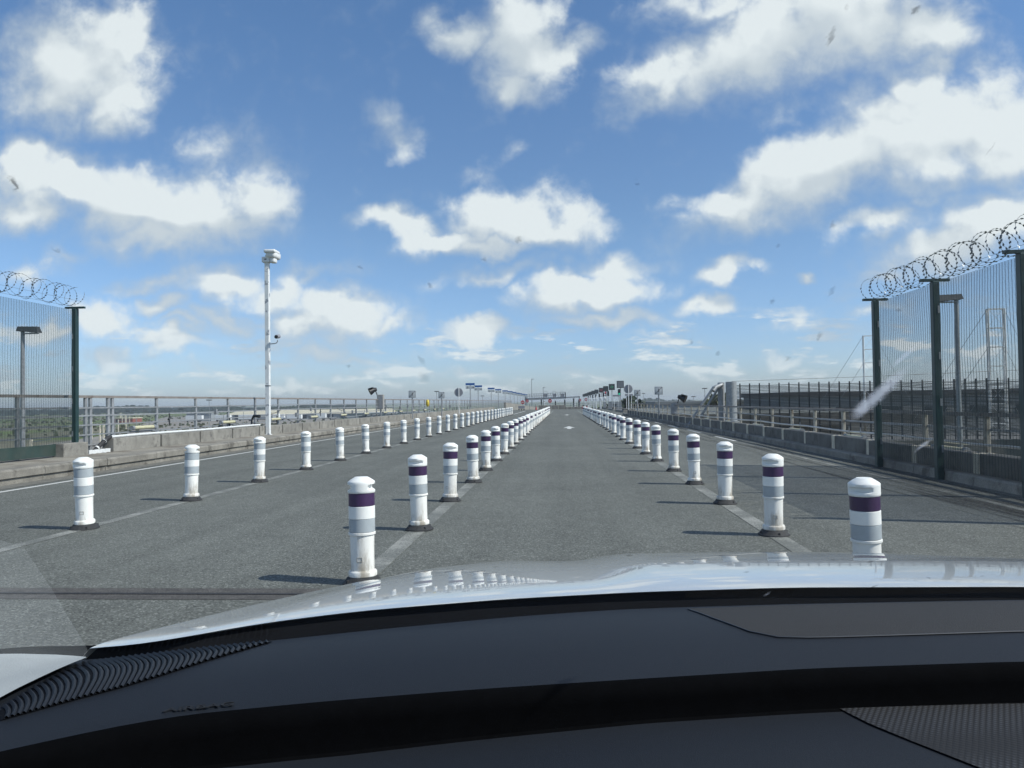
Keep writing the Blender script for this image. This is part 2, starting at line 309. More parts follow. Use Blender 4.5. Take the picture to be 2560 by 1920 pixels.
# ------------------------------------------------------------------ mesh helpers
class MB:
    def __init__(s): s.v = []; s.f = []; s.sm = []
    def add(s, vs, fs, smooth_=False):
        o = len(s.v); s.v += [tuple(p) for p in vs]; s.f += [tuple(i + o for i in f) for f in fs]; s.sm += [smooth_] * len(fs)
        return s
    def box(s, x0, x1, y0, y1, z0, z1):
        return s.add([(x0, y0, z0), (x1, y0, z0), (x1, y1, z0), (x0, y1, z0), (x0, y0, z1), (x1, y0, z1), (x1, y1, z1), (x0, y1, z1)],
                     [(3, 2, 1, 0), (4, 5, 6, 7), (0, 1, 5, 4), (1, 2, 6, 5), (2, 3, 7, 6), (3, 0, 4, 7)])
    def cbox(s, x, y, z, sx, sy, sz): return s.box(x - sx / 2, x + sx / 2, y - sy / 2, y + sy / 2, z - sz / 2, z + sz / 2)
    def bevbox(s, x0, x1, y0, y1, z0, z1, b):
        "box with chamfered vertical+top edges"
        def ring(z, i): return [(x0 + i, y0, z), (x1 - i, y0, z), (x1, y0 + i, z), (x1, y1 - i, z), (x1 - i, y1, z), (x0 + i, y1, z), (x0, y1 - i, z), (x0, y0 + i, z)]
        a = ring(z0, b); c = ring(z1 - b, b)
        d = [(min(max(p[0], x0 + b), x1 - b), min(max(p[1], y0 + b), y1 - b), z1) for p in ring(z1, b * 1.0)]
        vs = a + c + d; fs = []
        for k in range(2):
            for i in range(8):
                j = (i + 1) % 8; fs.append((k * 8 + i, k * 8 + j, k * 8 + 8 + j, k * 8 + 8 + i))
        fs.append(tuple(range(16, 24))); fs.append(tuple(reversed(range(8))))
        return s.add(vs, fs)
    def beam(s, p, q, w, h=None, up=(0, 0, 1)):
        h = h or w; p = Vector(p); q = Vector(q); d = (q - p).normalized(); upv = Vector(up)
        if abs(d.dot(upv)) > 0.99: upv = Vector((0, 1, 0))
        a = d.cross(upv).normalized() * w / 2; b = a.cross(d).normalized() * h / 2
        vs = [p - a - b, p + a - b, p + a + b, p - a + b, q - a - b, q + a - b, q + a + b, q - a + b]
        return s.add(vs, [(3, 2, 1, 0), (4, 5, 6, 7), (0, 1, 5, 4), (1, 2, 6, 5), (2, 3, 7, 6), (3, 0, 4, 7)])
    def tube(s, pts, r, n=8, cap=True):
        pts = [Vector(p) for p in pts]; rs = r if isinstance(r, (list, tuple)) else [r] * len(pts); vs = []; fs = []
        ref = None
        for i, p in enumerate(pts):
            d = (pts[min(i + 1, len(pts) - 1)] - pts[max(i - 1, 0)]).normalized()
            if ref is None: ref = Vector((0, 0, 1)) if abs(d.z) < 0.9 else Vector((1, 0, 0))
            a = d.cross(ref).normalized(); b = a.cross(d).normalized(); ref = b
            for k in range(n):
                t = 2 * math.pi * k / n; vs.append(p + a * math.cos(t) * rs[i] + b * math.sin(t) * rs[i])
        for i in range(len(pts) - 1):
            for k in range(n):
                k2 = (k + 1) % n; fs.append((i * n + k, i * n + k2, (i + 1) * n + k2, (i + 1) * n + k))
        s.add(vs, fs, n > 5)
        if cap:
            s.add(vs[:n], [tuple(range(n))]); s.add(vs[-n:], [tuple(reversed(range(n)))])
        return s
    def lathe(s, prof, n=32, cx=0, cy=0, cz=0, fn=None, smooth_=True):
        vs = []; fs = []
        for r, z in prof:
            for k in range(n):
                t = 2 * math.pi * k / n; x, y = r * math.cos(t), r * math.sin(t)
                if fn: x, y = fn(x, y, z)
                vs.append((cx + x, cy + y, cz + z))
        for i in range(len(prof) - 1):
            for k in range(n):
                k2 = (k + 1) % n; fs.append((i * n + k, i * n + k2, (i + 1) * n + k2, (i + 1) * n + k))
        s.add(vs, fs, smooth_)
        s.add(vs[-n:], [tuple(range(n))]); s.add(vs[:n], [tuple(reversed(range(n)))])
        return s
    def disc(s, c, r, ny=(0, -1, 0), n=28, th=0.02):
        c = Vector(c); d = Vector(ny).normalized(); return s.tube([c - d * th / 2, c + d * th / 2], r, n)
    def mesh(s, name):
        me = bpy.data.meshes.new(name); me.from_pydata([tuple(p) for p in s.v], [], s.f)
        me.polygons.foreach_set('use_smooth', s.sm); me.update()
        if any(s.sm): me.set_sharp_from_angle(angle=math.radians(38))
        return me
def mob(name, mb, m, parent=None, loc=None, autosmooth=True):
    me = mb.mesh(name) if isinstance(mb, MB) else mb
    if m is not None and not me.materials: me.materials.append(m)
    o = bpy.data.objects.new(name, me); C.objects.link(o)
    if parent: o.parent = parent
    if loc: o.location = loc
    return o
def recalc(o):
    bm = bmesh.new(); bm.from_mesh(o.data); bmesh.ops.recalc_face_normals(bm, faces=bm.faces); bm.to_mesh(o.data); bm.free(); return o
def thing(name, label, cat, loc=(0, 0, 0), rz=0.0, group=None):
    o = bpy.data.objects.new(name, None); C.objects.link(o); o.location = loc; o.rotation_euler = (0, 0, rz)
    o.empty_display_size = 0.2
    o['label'] = label; o['category'] = cat
    if group: o['group'] = group
    return o
def tag(o, label, cat, group=None, kind=None):
    o['label'] = label; o['category'] = cat
    if group: o['group'] = group
    if kind: o['kind'] = kind
    return o
def struct(name, mb, m, parent=None):
    o = mob(name, mb, m, parent)
    if not parent: o['kind'] = 'structure'
    return o
def dup(o, loc=None, rz=None, label=None, parent=None):
    r = o.copy(); C.objects.link(r)
    if parent: r.parent = parent
    if loc: r.location = loc
    if rz is not None: r.rotation_euler = (0, 0, rz)
    if label: r['label'] = label
    for ch in list(o.children): dup(ch, parent=r)
    return r
def text_mesh(txt, size, name='lettering', th=0.002, align='CENTER', bold=0.0):
    cu = bpy.data.curves.new(name, 'FONT'); cu.body = txt; cu.size = size; cu.extrude = th; cu.align_x = align; cu.align_y = 'CENTER'
    cu.offset = bold; cu.resolution_u = 3
    o = bpy.data.objects.new(name, cu); C.objects.link(o); bpy.context.view_layer.update()
    me = bpy.data.meshes.new_from_object(o.evaluated_get(bpy.context.evaluated_depsgraph_get()))
    bpy.data.objects.remove(o); bpy.data.curves.remove(cu); me.name = name
    return me
def text(txt, size, m, parent, loc, rot=(math.pi / 2, 0, 0), name='lettering', bold=0.0, th=0.002):
    me = text_mesh(txt, size, name, bold=bold, th=th); me.materials.clear(); me.materials.append(m)
    o = bpy.data.objects.new(name, me); C.objects.link(o); o.parent = parent; o.location = loc; o.rotation_euler = rot
    return o
ORD = ['first', 'second', 'third', 'fourth', 'fifth', 'sixth', 'seventh', 'eighth', 'ninth', 'tenth', 'eleventh', 'twelfth', 'thirteenth', 'fourteenth', 'fifteenth', 'sixteenth', 'seventeenth', 'eighteenth', 'nineteenth', 'twentieth', 'twenty-first', 'twenty-second', 'twenty-third', 'twenty-fourth', 'twenty-fifth', 'twenty-sixth', 'twenty-seventh', 'twenty-eighth', 'twenty-ninth', 'thirtieth', 'thirty-first', 'thirty-second']

# ------------------------------------------------------------------ setting: ground, deck, road
def terrain_mat():
    m = bpy.data.materials.new('plain_ground'); m.use_nodes = True; t = m.node_tree; b = t.nodes['Principled BSDF']
    co = nd(t, 'ShaderNodeTexCoord').outputs['Object']
    mp = nd(t, 'ShaderNodeMapping'); t.links.new(co, mp.inputs[0]); mp.inputs['Scale'].default_value = (1, 0.45, 1); mp.inputs['Rotation'].default_value = (0, 0, 0.3)
    a = noise(t, mp.outputs[0], 0.022, 4, 0.6); c = noise(t, co, 0.25, 4, 0.65); f = noise(t, co, 0.006, 3, 0.5)
    r = nd(t, 'ShaderNodeValToRGB'); t.links.new(a, r.inputs[0]); e = r.color_ramp.elements
    e[0].position = 0.36; e[0].color = (0.075, 0.105, 0.035, 1); e[1].position = 0.70; e[1].color = (0.20, 0.18, 0.13, 1)
    x = r.color_ramp.elements.new(0.47); x.color = (0.12, 0.16, 0.045, 1); x = r.color_ramp.elements.new(0.56); x.color = (0.14, 0.14, 0.09, 1)
    cc = vmth(t, 'SCALE', r.outputs[0]); t.links.new(mth(t, 'MULTIPLY', smooth(t, c, 0.25, 0.75, 0.7, 1.3), smooth(t, f, 0.3, 0.7, 0.85, 1.1)), cc.node.inputs['Scale'])
    t.links.new(cc, b.inputs['Base Color']); b.inputs['Roughness'].default_value = 0.95; b.inputs['Specular IOR Level'].default_value = 0.1
    return m
GZ = -8.0
mb = MB(); n = 24; ext = 12000
xs = [(-1 + 2 * i / n) for i in range(n + 1)]; xs = [math.copysign(abs(t) ** 2.2, t) * ext for t in xs]
mb.add([(x, y + 400, GZ) for y in xs for x in xs], [(j * (n + 1) + i, j * (n + 1) + i + 1, (j + 1) * (n + 1) + i + 1, (j + 1) * (n + 1) + i) for j in range(n) for i in range(n)])
struct('ground', mb, terrain_mat())

DECK_END = 131.0
mb = MB()
mb.box(-12.3, 7.4, -40, 70, -1.1, -0.006)
mb.box(-17.5, 34, 70.0, DECK_END, -1.1, -0.006)
struct('bridge_deck', mb, m_conc_d)
mb = MB()
def grid_sheet(mb, x0, x1, y0, y1, z, nx=2, ny=12):
    mb.add([(x0 + (x1 - x0) * i / nx, y0 + (y1 - y0) * j / ny, z) for j in range(ny + 1) for i in range(nx + 1)],
           [(j * (nx + 1) + i, j * (nx + 1) + i + 1, (j + 1) * (nx + 1) + i + 1, (j + 1) * (nx + 1) + i) for j in range(ny) for i in range(nx)])
grid_sheet(mb, -9.9, 6.12, -40, 70, 0.0)
grid_sheet(mb, -16.5, 33, 70, DECK_END, 0.0)
struct('road', mb, m_asph)
# road beyond the crest drops gently
mb = MB(); mb.add([(-16, DECK_END, -0.02), (33, DECK_END, -0.02), (33, 330, -5.2), (-16, 330, -5.2)], [(0, 1, 2, 3)])
struct('exit_road', mb, m_asph)
# supports of the deck
for y in range(-30, 131, 32):
    o = mob('bridge_pier', MB().bevbox(-10.5, 5.6, y - 0.6, y + 0.6, GZ, -1.1, 0.1), m_conc)
    o['kind'] = 'structure'

# painted lines (4 mm above the road)
def line(name, x0, x1, ya, yb, wd, m, z=0.004, seg=3.0):
    mb = MB(); k = max(1, int((yb - ya) / seg))
    pts = [(x0 + (x1 - x0) * i / k, ya + (yb - ya) * i / k) for i in range(k + 1)]
    mb.add([(x + sx * wd / 2, y, z) for x, y in pts for sx in (-1, 1)], [(2 * i, 2 * i + 1, 2 * i + 3, 2 * i + 2) for i in range(k)])
    return struct(name, mb, m)
line('lane_line', -1.57, -1.64, 3.0, 110, 0.17, m_paint_worn)
line('lane_line', 2.06, 1.78, 3.0, 110, 0.17, m_paint_worn)
line('lane_line', -5.37, -5.56, -5, 82, 0.15, m_paint_worn)
line('lane_line', -5.57, -5.75, 84, 112, 0.15, m_paint)
line('edge_line', -9.20, -9.05, -10, 96, 0.12, m_paint)
line('edge_line', 5.36, 5.30, 4, 24, 0.10, m_paint_worn)
for k in range(6): line('edge_line', 5.42, 5.42, 25 + 6.3 * k, 28.4 + 6.3 * k, 0.13, m_paint)
line('edge_line', 3.9, 4.1, 76, 110, 0.13, m_paint)
def arrow(y):
    mb = MB(); x = 0.2
    mb.add([(x - 0.30, y + 0.9, 0.004), (x, y + 3.6, 0.004), (x + 0.30, y + 0.9, 0.004), (x + 0.10, y + 0.9, 0.004), (x + 0.10, y - 0.6, 0.004), (x - 0.10, y - 0.6, 0.004), (x - 0.10, y + 0.9, 0.004)],
           [(6, 5, 4, 3), (0, 6, 3, 2, 1)])
    return recalc(struct('road_arrow', mb, m_paint))
arrow(38.0); arrow(74.5)

# expansion joint
mb = MB(); mb.box(-9.85, 6.05, 5.37, 5.405, -0.01, 0.008)
struct('expansion_joint', mb, m_rubber)
mb = MB(); mb.add([(-9.85, 5.24, 0.003), (6.05, 5.24, 0.003), (6.05, 5.37, 0.003), (-9.85, 5.37, 0.003)], [(0, 1, 2, 3)]); mb.add([(-9.85, 5.405, 0.003), (6.05, 5.405, 0.003), (6.05, 5.56, 0.003), (-9.85, 5.56, 0.003)], [(0, 1, 2, 3)])
struct('joint_infill', mb, mat('joint_asphalt', (0.075, 0.070, 0.064), 0.9, var=0.3, scale=9, fine=0.4, fine_scale=90))
# grubby gutters
mb = MB(); mb.add([(-9.86, -10, 0.005), (-9.42, -10, 0.005), (-9.5, 100, 0.005), (-9.86, 100, 0.005)], [(0, 1, 2, 3)]); struct('gutter', mb, m_dirtstrip)
def streak_mat():
    m = bpy.data.materials.new('dark_streaks'); m.use_nodes = True; t = m.node_tree; b = t.nodes['Principled BSDF']
    co = nd(t, 'ShaderNodeTexCoord').outputs['Object']
    mp = nd(t, 'ShaderNodeMapping'); t.links.new(co, mp.inputs[0]); mp.inputs['Scale'].default_value = (9, 0.12, 1)
    k = smooth(t, noise(t, mp.outputs[0], 1.4, 3, 0.6), 0.5, 0.62, 0.0, 0.7)
    k = mth(t, 'MULTIPLY', k, smooth(t, noise(t, co, 25, 3, 0.6), 0.3, 0.6, 0.3, 1))
    tr = nd(t, 'ShaderNodeBsdfTransparent'); mx = nd(t, 'ShaderNodeMixShader'); t.links.new(k, mx.inputs[0]); t.links.new(tr.outputs[0], mx.inputs[1])
    b.inputs['Base Color'].default_value = (0.022, 0.022, 0.022, 1); b.inputs['Roughness'].default_value = 0.8
    t.links.new(b.outputs[0], mx.inputs[2]); t.links.new(mx.outputs[0], t.nodes['Material Output'].inputs[0])
    return m
mb = MB(); grid_sheet(mb, 4.55, 6.05, 5.5, 70, 0.009, 1, 6); struct('dark_streaks', mb, streak_mat())  # dark lengthwise streaks along the right kerb

# left kerb and walkway
mb = MB(); mb.box(-12.2, -10.12, -30, 120, -0.006, 0.262); struct('walkway', mb, m_walk)
kroot = bpy.data.objects.new('left_kerb', None); C.objects.link(kroot); kroot['kind'] = 'structure'
ks = MB(); ks.add([(0, 0, -0.005), (0.02, 0, 0.085), (0.035, 0, 0.095), (0.0, 0, 0.115), (-0.01, 0, 0.235), (-0.05, 0, 0.268), (-0.28, 0, 0.268), (-0.28, 0, -0.005)] +
                  [(0, 1.985, -0.005), (0.02, 1.985, 0.085), (0.035, 1.985, 0.095), (0.0, 1.985, 0.115), (-0.01, 1.985, 0.235), (-0.05, 1.985, 0.268), (-0.28, 1.985, 0.268), (-0.28, 1.985, -0.005)],
                 [(i, (i + 1) % 8, (i + 1) % 8 + 8, i + 8) for i in range(8)] + [tuple(range(7, -1, -1)), tuple(range(8, 16))])
# underside lip is recessed: lower course set back under the upper one
ks = MB()
def kerb_piece(mb, l):
    P = [(-0.045, -0.005), (-0.045, 0.10), (0.0, 0.115), (0.0, 0.235), (-0.035, 0.268), (-0.28, 0.268), (-0.28, -0.005)]
    nP = len(P)
    mb.add([(a, 0, b) for a, b in P] + [(a, l, b) for a, b in P], [(i, (i + 1) % nP, (i + 1) % nP + nP, i + nP) for i in range(nP)] + [tuple(range(nP - 1, -1, -1)), tuple(range(nP, 2 * nP))])
kerb_piece(ks, 1.985); kme = ks.mesh('kerb_stone'); kme.materials.append(m_kerb)
for k in range(58):
    o = mob('kerb_stone', kme, None, kroot, (-9.86 + random.uniform(-0.006, 0.006), -4 + 2.0 * k, random.uniform(-0.004, 0.004)))
# right kerb
kroot2 = bpy.data.objects.new('right_kerb', None); C.objects.link(kroot2); kroot2['kind'] = 'structure'
def XR(y):          # face of the right kerb: straight, then drawn in towards the toll islands
    return 6.08 if y < 24 else 6.08 - 0.62 * (y - 24) / 49
k2 = MB(); P = [(0, -0.005), (0.012, 0.12), (0.04, 0.15), (0.20, 0.155), (0.20, -0.005)]; nP = 5
k2.add([(a, 0, b) for a, b in P] + [(a, 1.985, b) for a, b in P], [(i, (i + 1) % nP, (i + 1) % nP + nP, i + nP) for i in range(nP)] + [tuple(range(nP - 1, -1, -1)), tuple(range(nP, 2 * nP))])
k2m = k2.mesh('kerb_stone'); k2m.materials.append(m_kerb)
for k in range(39):
    y = -4 + 2 * k
    o = recalc(mob('kerb_stone', k2m, None, kroot2, (XR(y), y, 0))) if k == 0 else mob('kerb_stone', k2m, None, kroot2, (XR(y), y, 0))

# ------------------------------------------------------------------ parapets of concrete blocks
lp = thing('block_parapet', 'long low parapet of grey concrete blocks on the left walkway', 'parapet', (-11.1, 18, 0.262))
bb = MB().bevbox(-0.30, 0.0, 0.055, 2.235, 0, 0.33, 0.012); bme = bb.mesh('block'); bme.materials.append(m_conc)
yb = 18.2
for k in range(46):
    y = yb + 2.29 * k
    if y > 121: break
    mob('block', bme, None, lp, (random.uniform(-0.008, 0.008), y - 18, random.uniform(-0.006, 0.004)))
mb = MB().box(-0.26, -0.04, 0.3, 103, 0.0, 0.30); mob('joint_core', mb, m_conc_d, lp)
mb = MB().bevbox(-11.4, -11.12, 16.4, 17.28, 0.262, 0.56, 0.012)
tag(mob('concrete_block', mb, m_conc), 'short grey concrete block beside the post of the left green fence', 'block')
mb = MB()
for i in range(8): mb.beam((-11.14, 17.32 + i * 0.105, 0.31 + 0.006 * (i % 2)), (-11.14, 17.428 + i * 0.105, 0.31 + 0.006 * ((i + 1) % 2)), 0.03, 0.09)
tag(mob('flashing_strip', mb, m_plainwhite), 'torn white metal strip in the gap of the low left parapet', 'metal strip')
# white conduit on the parapet
pts = [(-11.16, 18.15 + t * 9.35, 0.63 + 0.008 * math.sin(t * 9) + 0.012 * t) for t in [i / 14 for i in range(15)]]
tag(mob('white_conduit', MB().tube(pts, 0.032, 8), m_plainwhite), 'white plastic conduit lying along the top of the left parapet', 'pipe')
sl = thing('cable_sleeve', 'black cable sleeve bent down at the near end of the white conduit', 'cable', (-11.16, 18.1, 0.3))
mob('sleeve', MB().tube([(0.0, 0.12, 0.33), (0, -0.02, 0.30), (-0.02, -0.28, 0.15), (-0.06, -0.5, -0.02), (-0.1, -0.62, -0.12)], [0.05, 0.055, 0.05, 0.055, 0.04], 9), m_rubber, sl)
mob('strap', MB().tube([(-0.01, -0.1, 0.25), (-0.015, -0.13, 0.235)], 0.058, 9), m_plainwhite, sl)
mob('strap', MB().tube([(-0.035, -0.35, 0.10), (-0.04, -0.38, 0.08)], 0.058, 9), m_plainwhite, sl)

rp = thing('block_parapet', 'shaded parapet of dark concrete blocks with pale joints on the right kerb', 'parapet', (0, 0, 0.15))
rb = MB().bevbox(0.0, 0.28, 0.11, 2.08, 0, 0.31, 0.012); rme = rb.mesh('block'); rme.materials.append(mat('concrete_shaded', (0.15, 0.145, 0.13), 0.9, var=0.22, scale=2.5, bump=0.5, bscale=40, rnd=0.10, stain=(0.07, 0.066, 0.058), stain_scale=3.0, stain_thr=(0.48, 0.72), fine=0.15, fine_scale=70))  # right blocks: shade of this side put into a darker concrete colour
jme = MB().box(-0.004, 0.26, -0.095, 0.10, 0, 0.315).mesh('joint_strip'); jme.materials.append(m_conc_l)
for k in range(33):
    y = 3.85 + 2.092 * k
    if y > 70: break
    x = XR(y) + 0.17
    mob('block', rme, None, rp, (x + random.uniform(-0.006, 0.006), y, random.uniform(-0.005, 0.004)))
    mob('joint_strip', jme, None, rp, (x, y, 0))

# ------------------------------------------------------------------ railings
def railing(label, x_fn, ys, z0, heights, m_top, m_low, m_post, pw, topw, topm=None):
    t = thing('steel_railing', label, 'railing', (0, 0, 0))
    pm = {}
    for y in ys:
        me = pm.get('p')
        if me is None:
            me = MB().bevbox(-0.035, 0.035, -pw / 2, pw / 2, z0, heights[0] - 0.03, 0.012).mesh('post'); me.materials.append(m_post); pm['p'] = me
        mob('post', me, None, t, (x_fn(y), y, 0))
    for i, h in enumerate(heights):
        mb = MB(); a = ys[0] - 1.5; b = ys[-1] + 0.1; k = max(2, int((b - a) / 6))
        for j in range(k):
            ya = a + (b - a) * j / k; yb_ = a + (b - a) * (j + 1) / k
            if i == 0: mb.beam((x_fn(ya), ya, h), (x_fn(yb_), yb_, h), 0.085, topw)
            else:
                wob = 0.01
                mb.beam((x_fn(ya) + 0.03, ya, h + wob * math.sin(j * 1.7)), (x_fn(yb_) + 0.03, yb_, h + wob * math.sin((j + 1) * 1.7)), 0.03, 0.036)
        mob('top_rail' if i == 0 else 'rail', mb, m_top if i == 0 else m_low, t)
    return t
ysL = [17.94 - 2.335 * k for k in range(5, 0, -1)] + [17.94, 18.13, 18.86, 19.05] + [21.2 + 2.335 * k for k in range(64)]
railL = railing('tall five bar grey steel railing along the left side of the bridge', lambda y: -11.62, ysL, -0.3, [1.625, 1.355, 1.165, 0.935, 0.70, 0.45], m_rail, m_galv, m_galv, 0.085, 0.062)
ysR = [6.35 + 2.09 * k for k in range(32)]
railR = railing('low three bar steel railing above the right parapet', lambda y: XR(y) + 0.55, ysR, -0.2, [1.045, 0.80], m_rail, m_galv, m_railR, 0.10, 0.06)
pts = []
for i in range(60):
    y = 4.0 + i * 1.1; pts.append((XR(y) + 0.47, y, 0.575 + 0.012 * math.sin(i * 1.3) + 0.008 * math.sin(i * 0.37)))
tag(mob('silver_conduit', MB().tube(pts, 0.022, 7), mat('aluminium', (0.55, 0.56, 0.56), 0.35, metal=0.6, var=0.1)), 'wavy silver conduit strung along the low right railing', 'pipe')
# lower beam under left railing
mb = MB(); mb.beam((-11.75, 10, 0.42), (-11.75, 121, 0.42), 0.05, 0.06)
tag(mob('cable_tray', mb, m_dark), 'dark cable tray running behind the foot of the left railing', 'cable tray')

# tube lights fixed to the railings
def tube_light(l=1.15):
    t = thing('tube_light', '', 'lamp', (0, 0, 0))
    mob('tube', MB().tube([(0, -l / 2 + 0.08, 0), (0, l / 2 - 0.08, 0)], 0.052, 10), m_tube, t)
    for sgn in (-1, 1):
        mob('end_cap', MB().tube([(0, sgn * (l / 2 - 0.09), 0), (0, sgn * l / 2, 0)], 0.064, 10), m_galv, t)
        mob('hanger', MB().beam((0, sgn * l * 0.3, 0.05), (0, sgn * l * 0.3, 0.24), 0.015), m_galv, t)
    return t
tl = tube_light()
lightsL = [20.3, 25.6, 29.9, 34.6, 39.3, 43.9, 48.6, 53.3, 58.0, 62.7, 67.4, 72.1]
wl = ['nearest', 'second', 'third', 'fourth', 'fifth', 'sixth', 'seventh', 'eighth', 'ninth', 'tenth', 'eleventh', 'twelfth']
for i, y in enumerate(lightsL):
    o = tl if i == 0 else dup(tl)
    o.location = (-11.50, y, 0.80); o['group'] = 'tube lights on the left railing'
    o['label'] = ('nearest yellowed tube light on the left railing, near the green fence' if i == 0 else '%s yellowed tube light along the left railing, counted from the green fence' % wl[i])
for i, y in enumerate([26.5, 22.3, 17.9, 13.6, 30.8, 35.1]):
    o = dup(tl); o.location = (XR(y) + 0.45, y, 0.44); o['group'] = 'tube lights on the right railing'
    o['label'] = ['small pale tube light low on the right railing, fourth from the camera', 'pale tube light under the wavy silver conduit, third from the camera', 'long pale tube light right before the green fence post on the right', 'pale tube light behind the right mesh fence', 'tiny pale tube light on the right railing, fifth from the camera', 'farthest pale tube light on the right railing'][i]

# small clutter on the left railing: clamps, junction boxes, hanging brackets, drooping wires
def clutter(y, z, kind):
    x = -11.55
    if kind == 0:
        o = MB().box(x - 0.03, x + 0.05, y - 0.05, y + 0.05, z - 0.09, z + 0.09); return mob('junction_box', o, m_galv), 'small grey junction box fixed to the left railing', 'junction box', 'junction boxes on the left railing'
    if kind == 1:
        mb = MB().tube([(x, y, z), (x, y, z - 0.35)], 0.018, 6); mb.tube([(x, y - 0.06, z - 0.18), (x, y + 0.06, z - 0.12)], 0.03, 6)
        return mob('pipe_bracket', mb, m_dark), 'dark pipe bracket hanging from the left railing', 'bracket', 'pipe brackets on the left railing'
    pts = [(x, y + t * 1.6, z - 0.12 * math.sin(math.pi * t)) for t in [i / 8 for i in range(9)]]
    return mob('drooping_cable', MB().tube(pts, 0.012, 5), m_black), 'thin black cable drooping between bars of the left railing', 'cable', 'drooping cables on the left railing'
rr = random.Random(3); cnt_ = {}
for i in range(54):
    y = 22 + i * 1.35 + rr.uniform(-0.4, 0.4)
    kk = rr.choice([0, 1, 1, 2])
    o, lb, ct, gp = clutter(y, rr.choice([0.93, 1.16, 0.72]), kk)
    cnt_[kk] = cnt_.get(kk, -1) + 1
    tag(o, '%s, %s from the green fence' % (lb, ORD[cnt_[kk]]), ct, gp)
tag(mob('notice_plate', MB().box(-11.57, -11.55, 30.35, 30.55, 0.82, 1.02), m_plainwhite), 'small white square notice on a post right of the camera mast', 'notice')
tag(mob('yellow_wrap', MB().lathe([(0.05, 0), (0.13, 0.08), (0.16, 0.3), (0.13, 0.52), (0.05, 0.6)], 12, -11.5, 64.0, 1.05), m_yellow), 'bright yellow wrapped device on the distant left railing', 'device')

# ------------------------------------------------------------------ anti-climb mesh fences
def mesh_panel(y0, y1, z0, z1, parent, x):
    mb = MB(); nv = int(round((y1 - y0) / 0.0762)); wv = 0.0048; nz = int(round((z1 - z0) / 0.0150))
    def bow(y, z): return 0.012 * math.sin((z - z0) * 3.1 + y * 2)
    for i in range(nv + 1):
        y = y0 + (y1 - y0) * i / nv
        p = [(x + bow(y, z0 + (z1 - z0) * k / 5), y + 0.004 * math.sin(k * 2 + i), z0 + (z1 - z0) * k / 5) for k in range(6)]
        mb.tube(p, wv / 1.6, 4, False)
    for k in range(nz + 1):
        z = z0 + (z1 - z0) * k / nz
        mb.beam((x + bow(y0, z), y0, z), (x + bow(y1, z), y1, z), 0.003, 0.0040)
    o = mob('mesh_panel', mb, m_wire, parent); o['kind'] = 'stuff'
    return o
def razor_coil(name, label, x, ya, yb, zc, r, pitch):
    mb = MB(); n_ = int((yb - ya) / pitch); pts = []; K = 22
    rg = random.Random(5)
    ph = rg.uniform(0, 6)
    for i in range(n_ * K + 1):
        a = 2 * math.pi * i / K
        rr_ = r * (1 + 0.07 * math.sin(i / K * 2.3) )
        pts.append(Vector((x + rr_ * math.sin(a) * 1.0, ya + (yb - ya) * i / (n_ * K) + 0.05 * math.sin(a * 0.5 + 1), zc + rr_ * math.cos(a) + 0.015 * math.sin(i * 0.11))))
    mb.tube(pts, 0.0027, 4, False)
    n_ = n_ // 2
    pts2 = [Vector((x + r * 0.95 * math.sin(-2 * math.pi * i / K + 1.0), ya + (yb - ya) * i / (n_ * K), zc + 0.95 * r * math.cos(-2 * math.pi * i / K + 1.0))) for i in range(n_ * K + 1)]
    mb.tube(pts2, 0.0027, 4, False)
    for P_ in (pts, pts2):
        for i in range(1, len(P_) - 1):
            for s_ in (0,):
                p = P_[i]; d = (P_[i + 1] - P_[i - 1]).normalized(); a = d.cross(Vector((0.3, 0.5, 1))).normalized(); b = a.cross(d)
                mb.add([p - d * 0.022 + a * 0.013, p - d * 0.006 - a * 0.015, p + d * 0.022 - a * 0.013, p + d * 0.006 + a * 0.015], [(0, 1, 2, 3)])
    for dx, dz in ((-0.08, -r + 0.02), (0.1, -r * 0.4)):
        mb.beam((x + dx, ya, zc + dz), (x + dx, yb, zc + dz), 0.004)
    return tag(mob(name, mb, m_barb), label, 'razor wire')

def post_part(parent, x, y, z0, z1, capdir):
    mob('post', MB().bevbox(x - 0.055, x + 0.055, y - 0.06, y + 0.06, z0, z1, 0.01), m_green, parent)
    mob('cap_bar', MB().box(x - 0.23, x + 0.23, y - 0.035, y + 0.035, z1 + 0.002, z1 + 0.045), m_green, parent)
    c = MB()
    for k in range(4): c.cbox(x - capdir * 0.03, y - 0.063, z0 + 0.5 + k * 0.75, 0.03, 0.008, 0.12)
    mob('clamp', c, m_galv, parent)
fl = thing('mesh_fence', 'tall green mesh security fence on the left walkway', 'fence', (0, 0, 0))
for y in (17.1, 14.4, 11.7, 9.0): post_part(fl, -11.32, y, 0.262, 3.66, 1)
for a, b in ((14.48, 17.02), (11.78, 14.32), (9.08, 11.62)):
    mesh_panel(a, b, 0.55, 3.62, fl, -11.32)
    mb = MB().box(-11.33, -11.31, a, b, 0.30, 0.555); mob('kick_sheet', mb, m_greenp, fl)
razor_coil('razor_coil', 'coil of razor wire along the top of the left green fence', -11.32, 9.0, 17.15, 3.93, 0.235, 0.36)
fr_ = thing('mesh_fence', 'tall green mesh security fence standing on the right kerb', 'fence', (0, 0, 0))
for y in (15.32, 12.92, 10.52, 8.12): post_part(fr_, 6.03, y, 0.0, 3.21, -1)
for a, b in ((12.995, 15.245), (10.595, 12.845), (8.195, 10.445)):
    mesh_panel(a, b, 0.2, 3.17, fr_, 6.03)
razor_coil('razor_coil', 'coil of razor wire along the top of the right green fence', 6.03, 8.1, 15.45, 3.44, 0.225, 0.36)

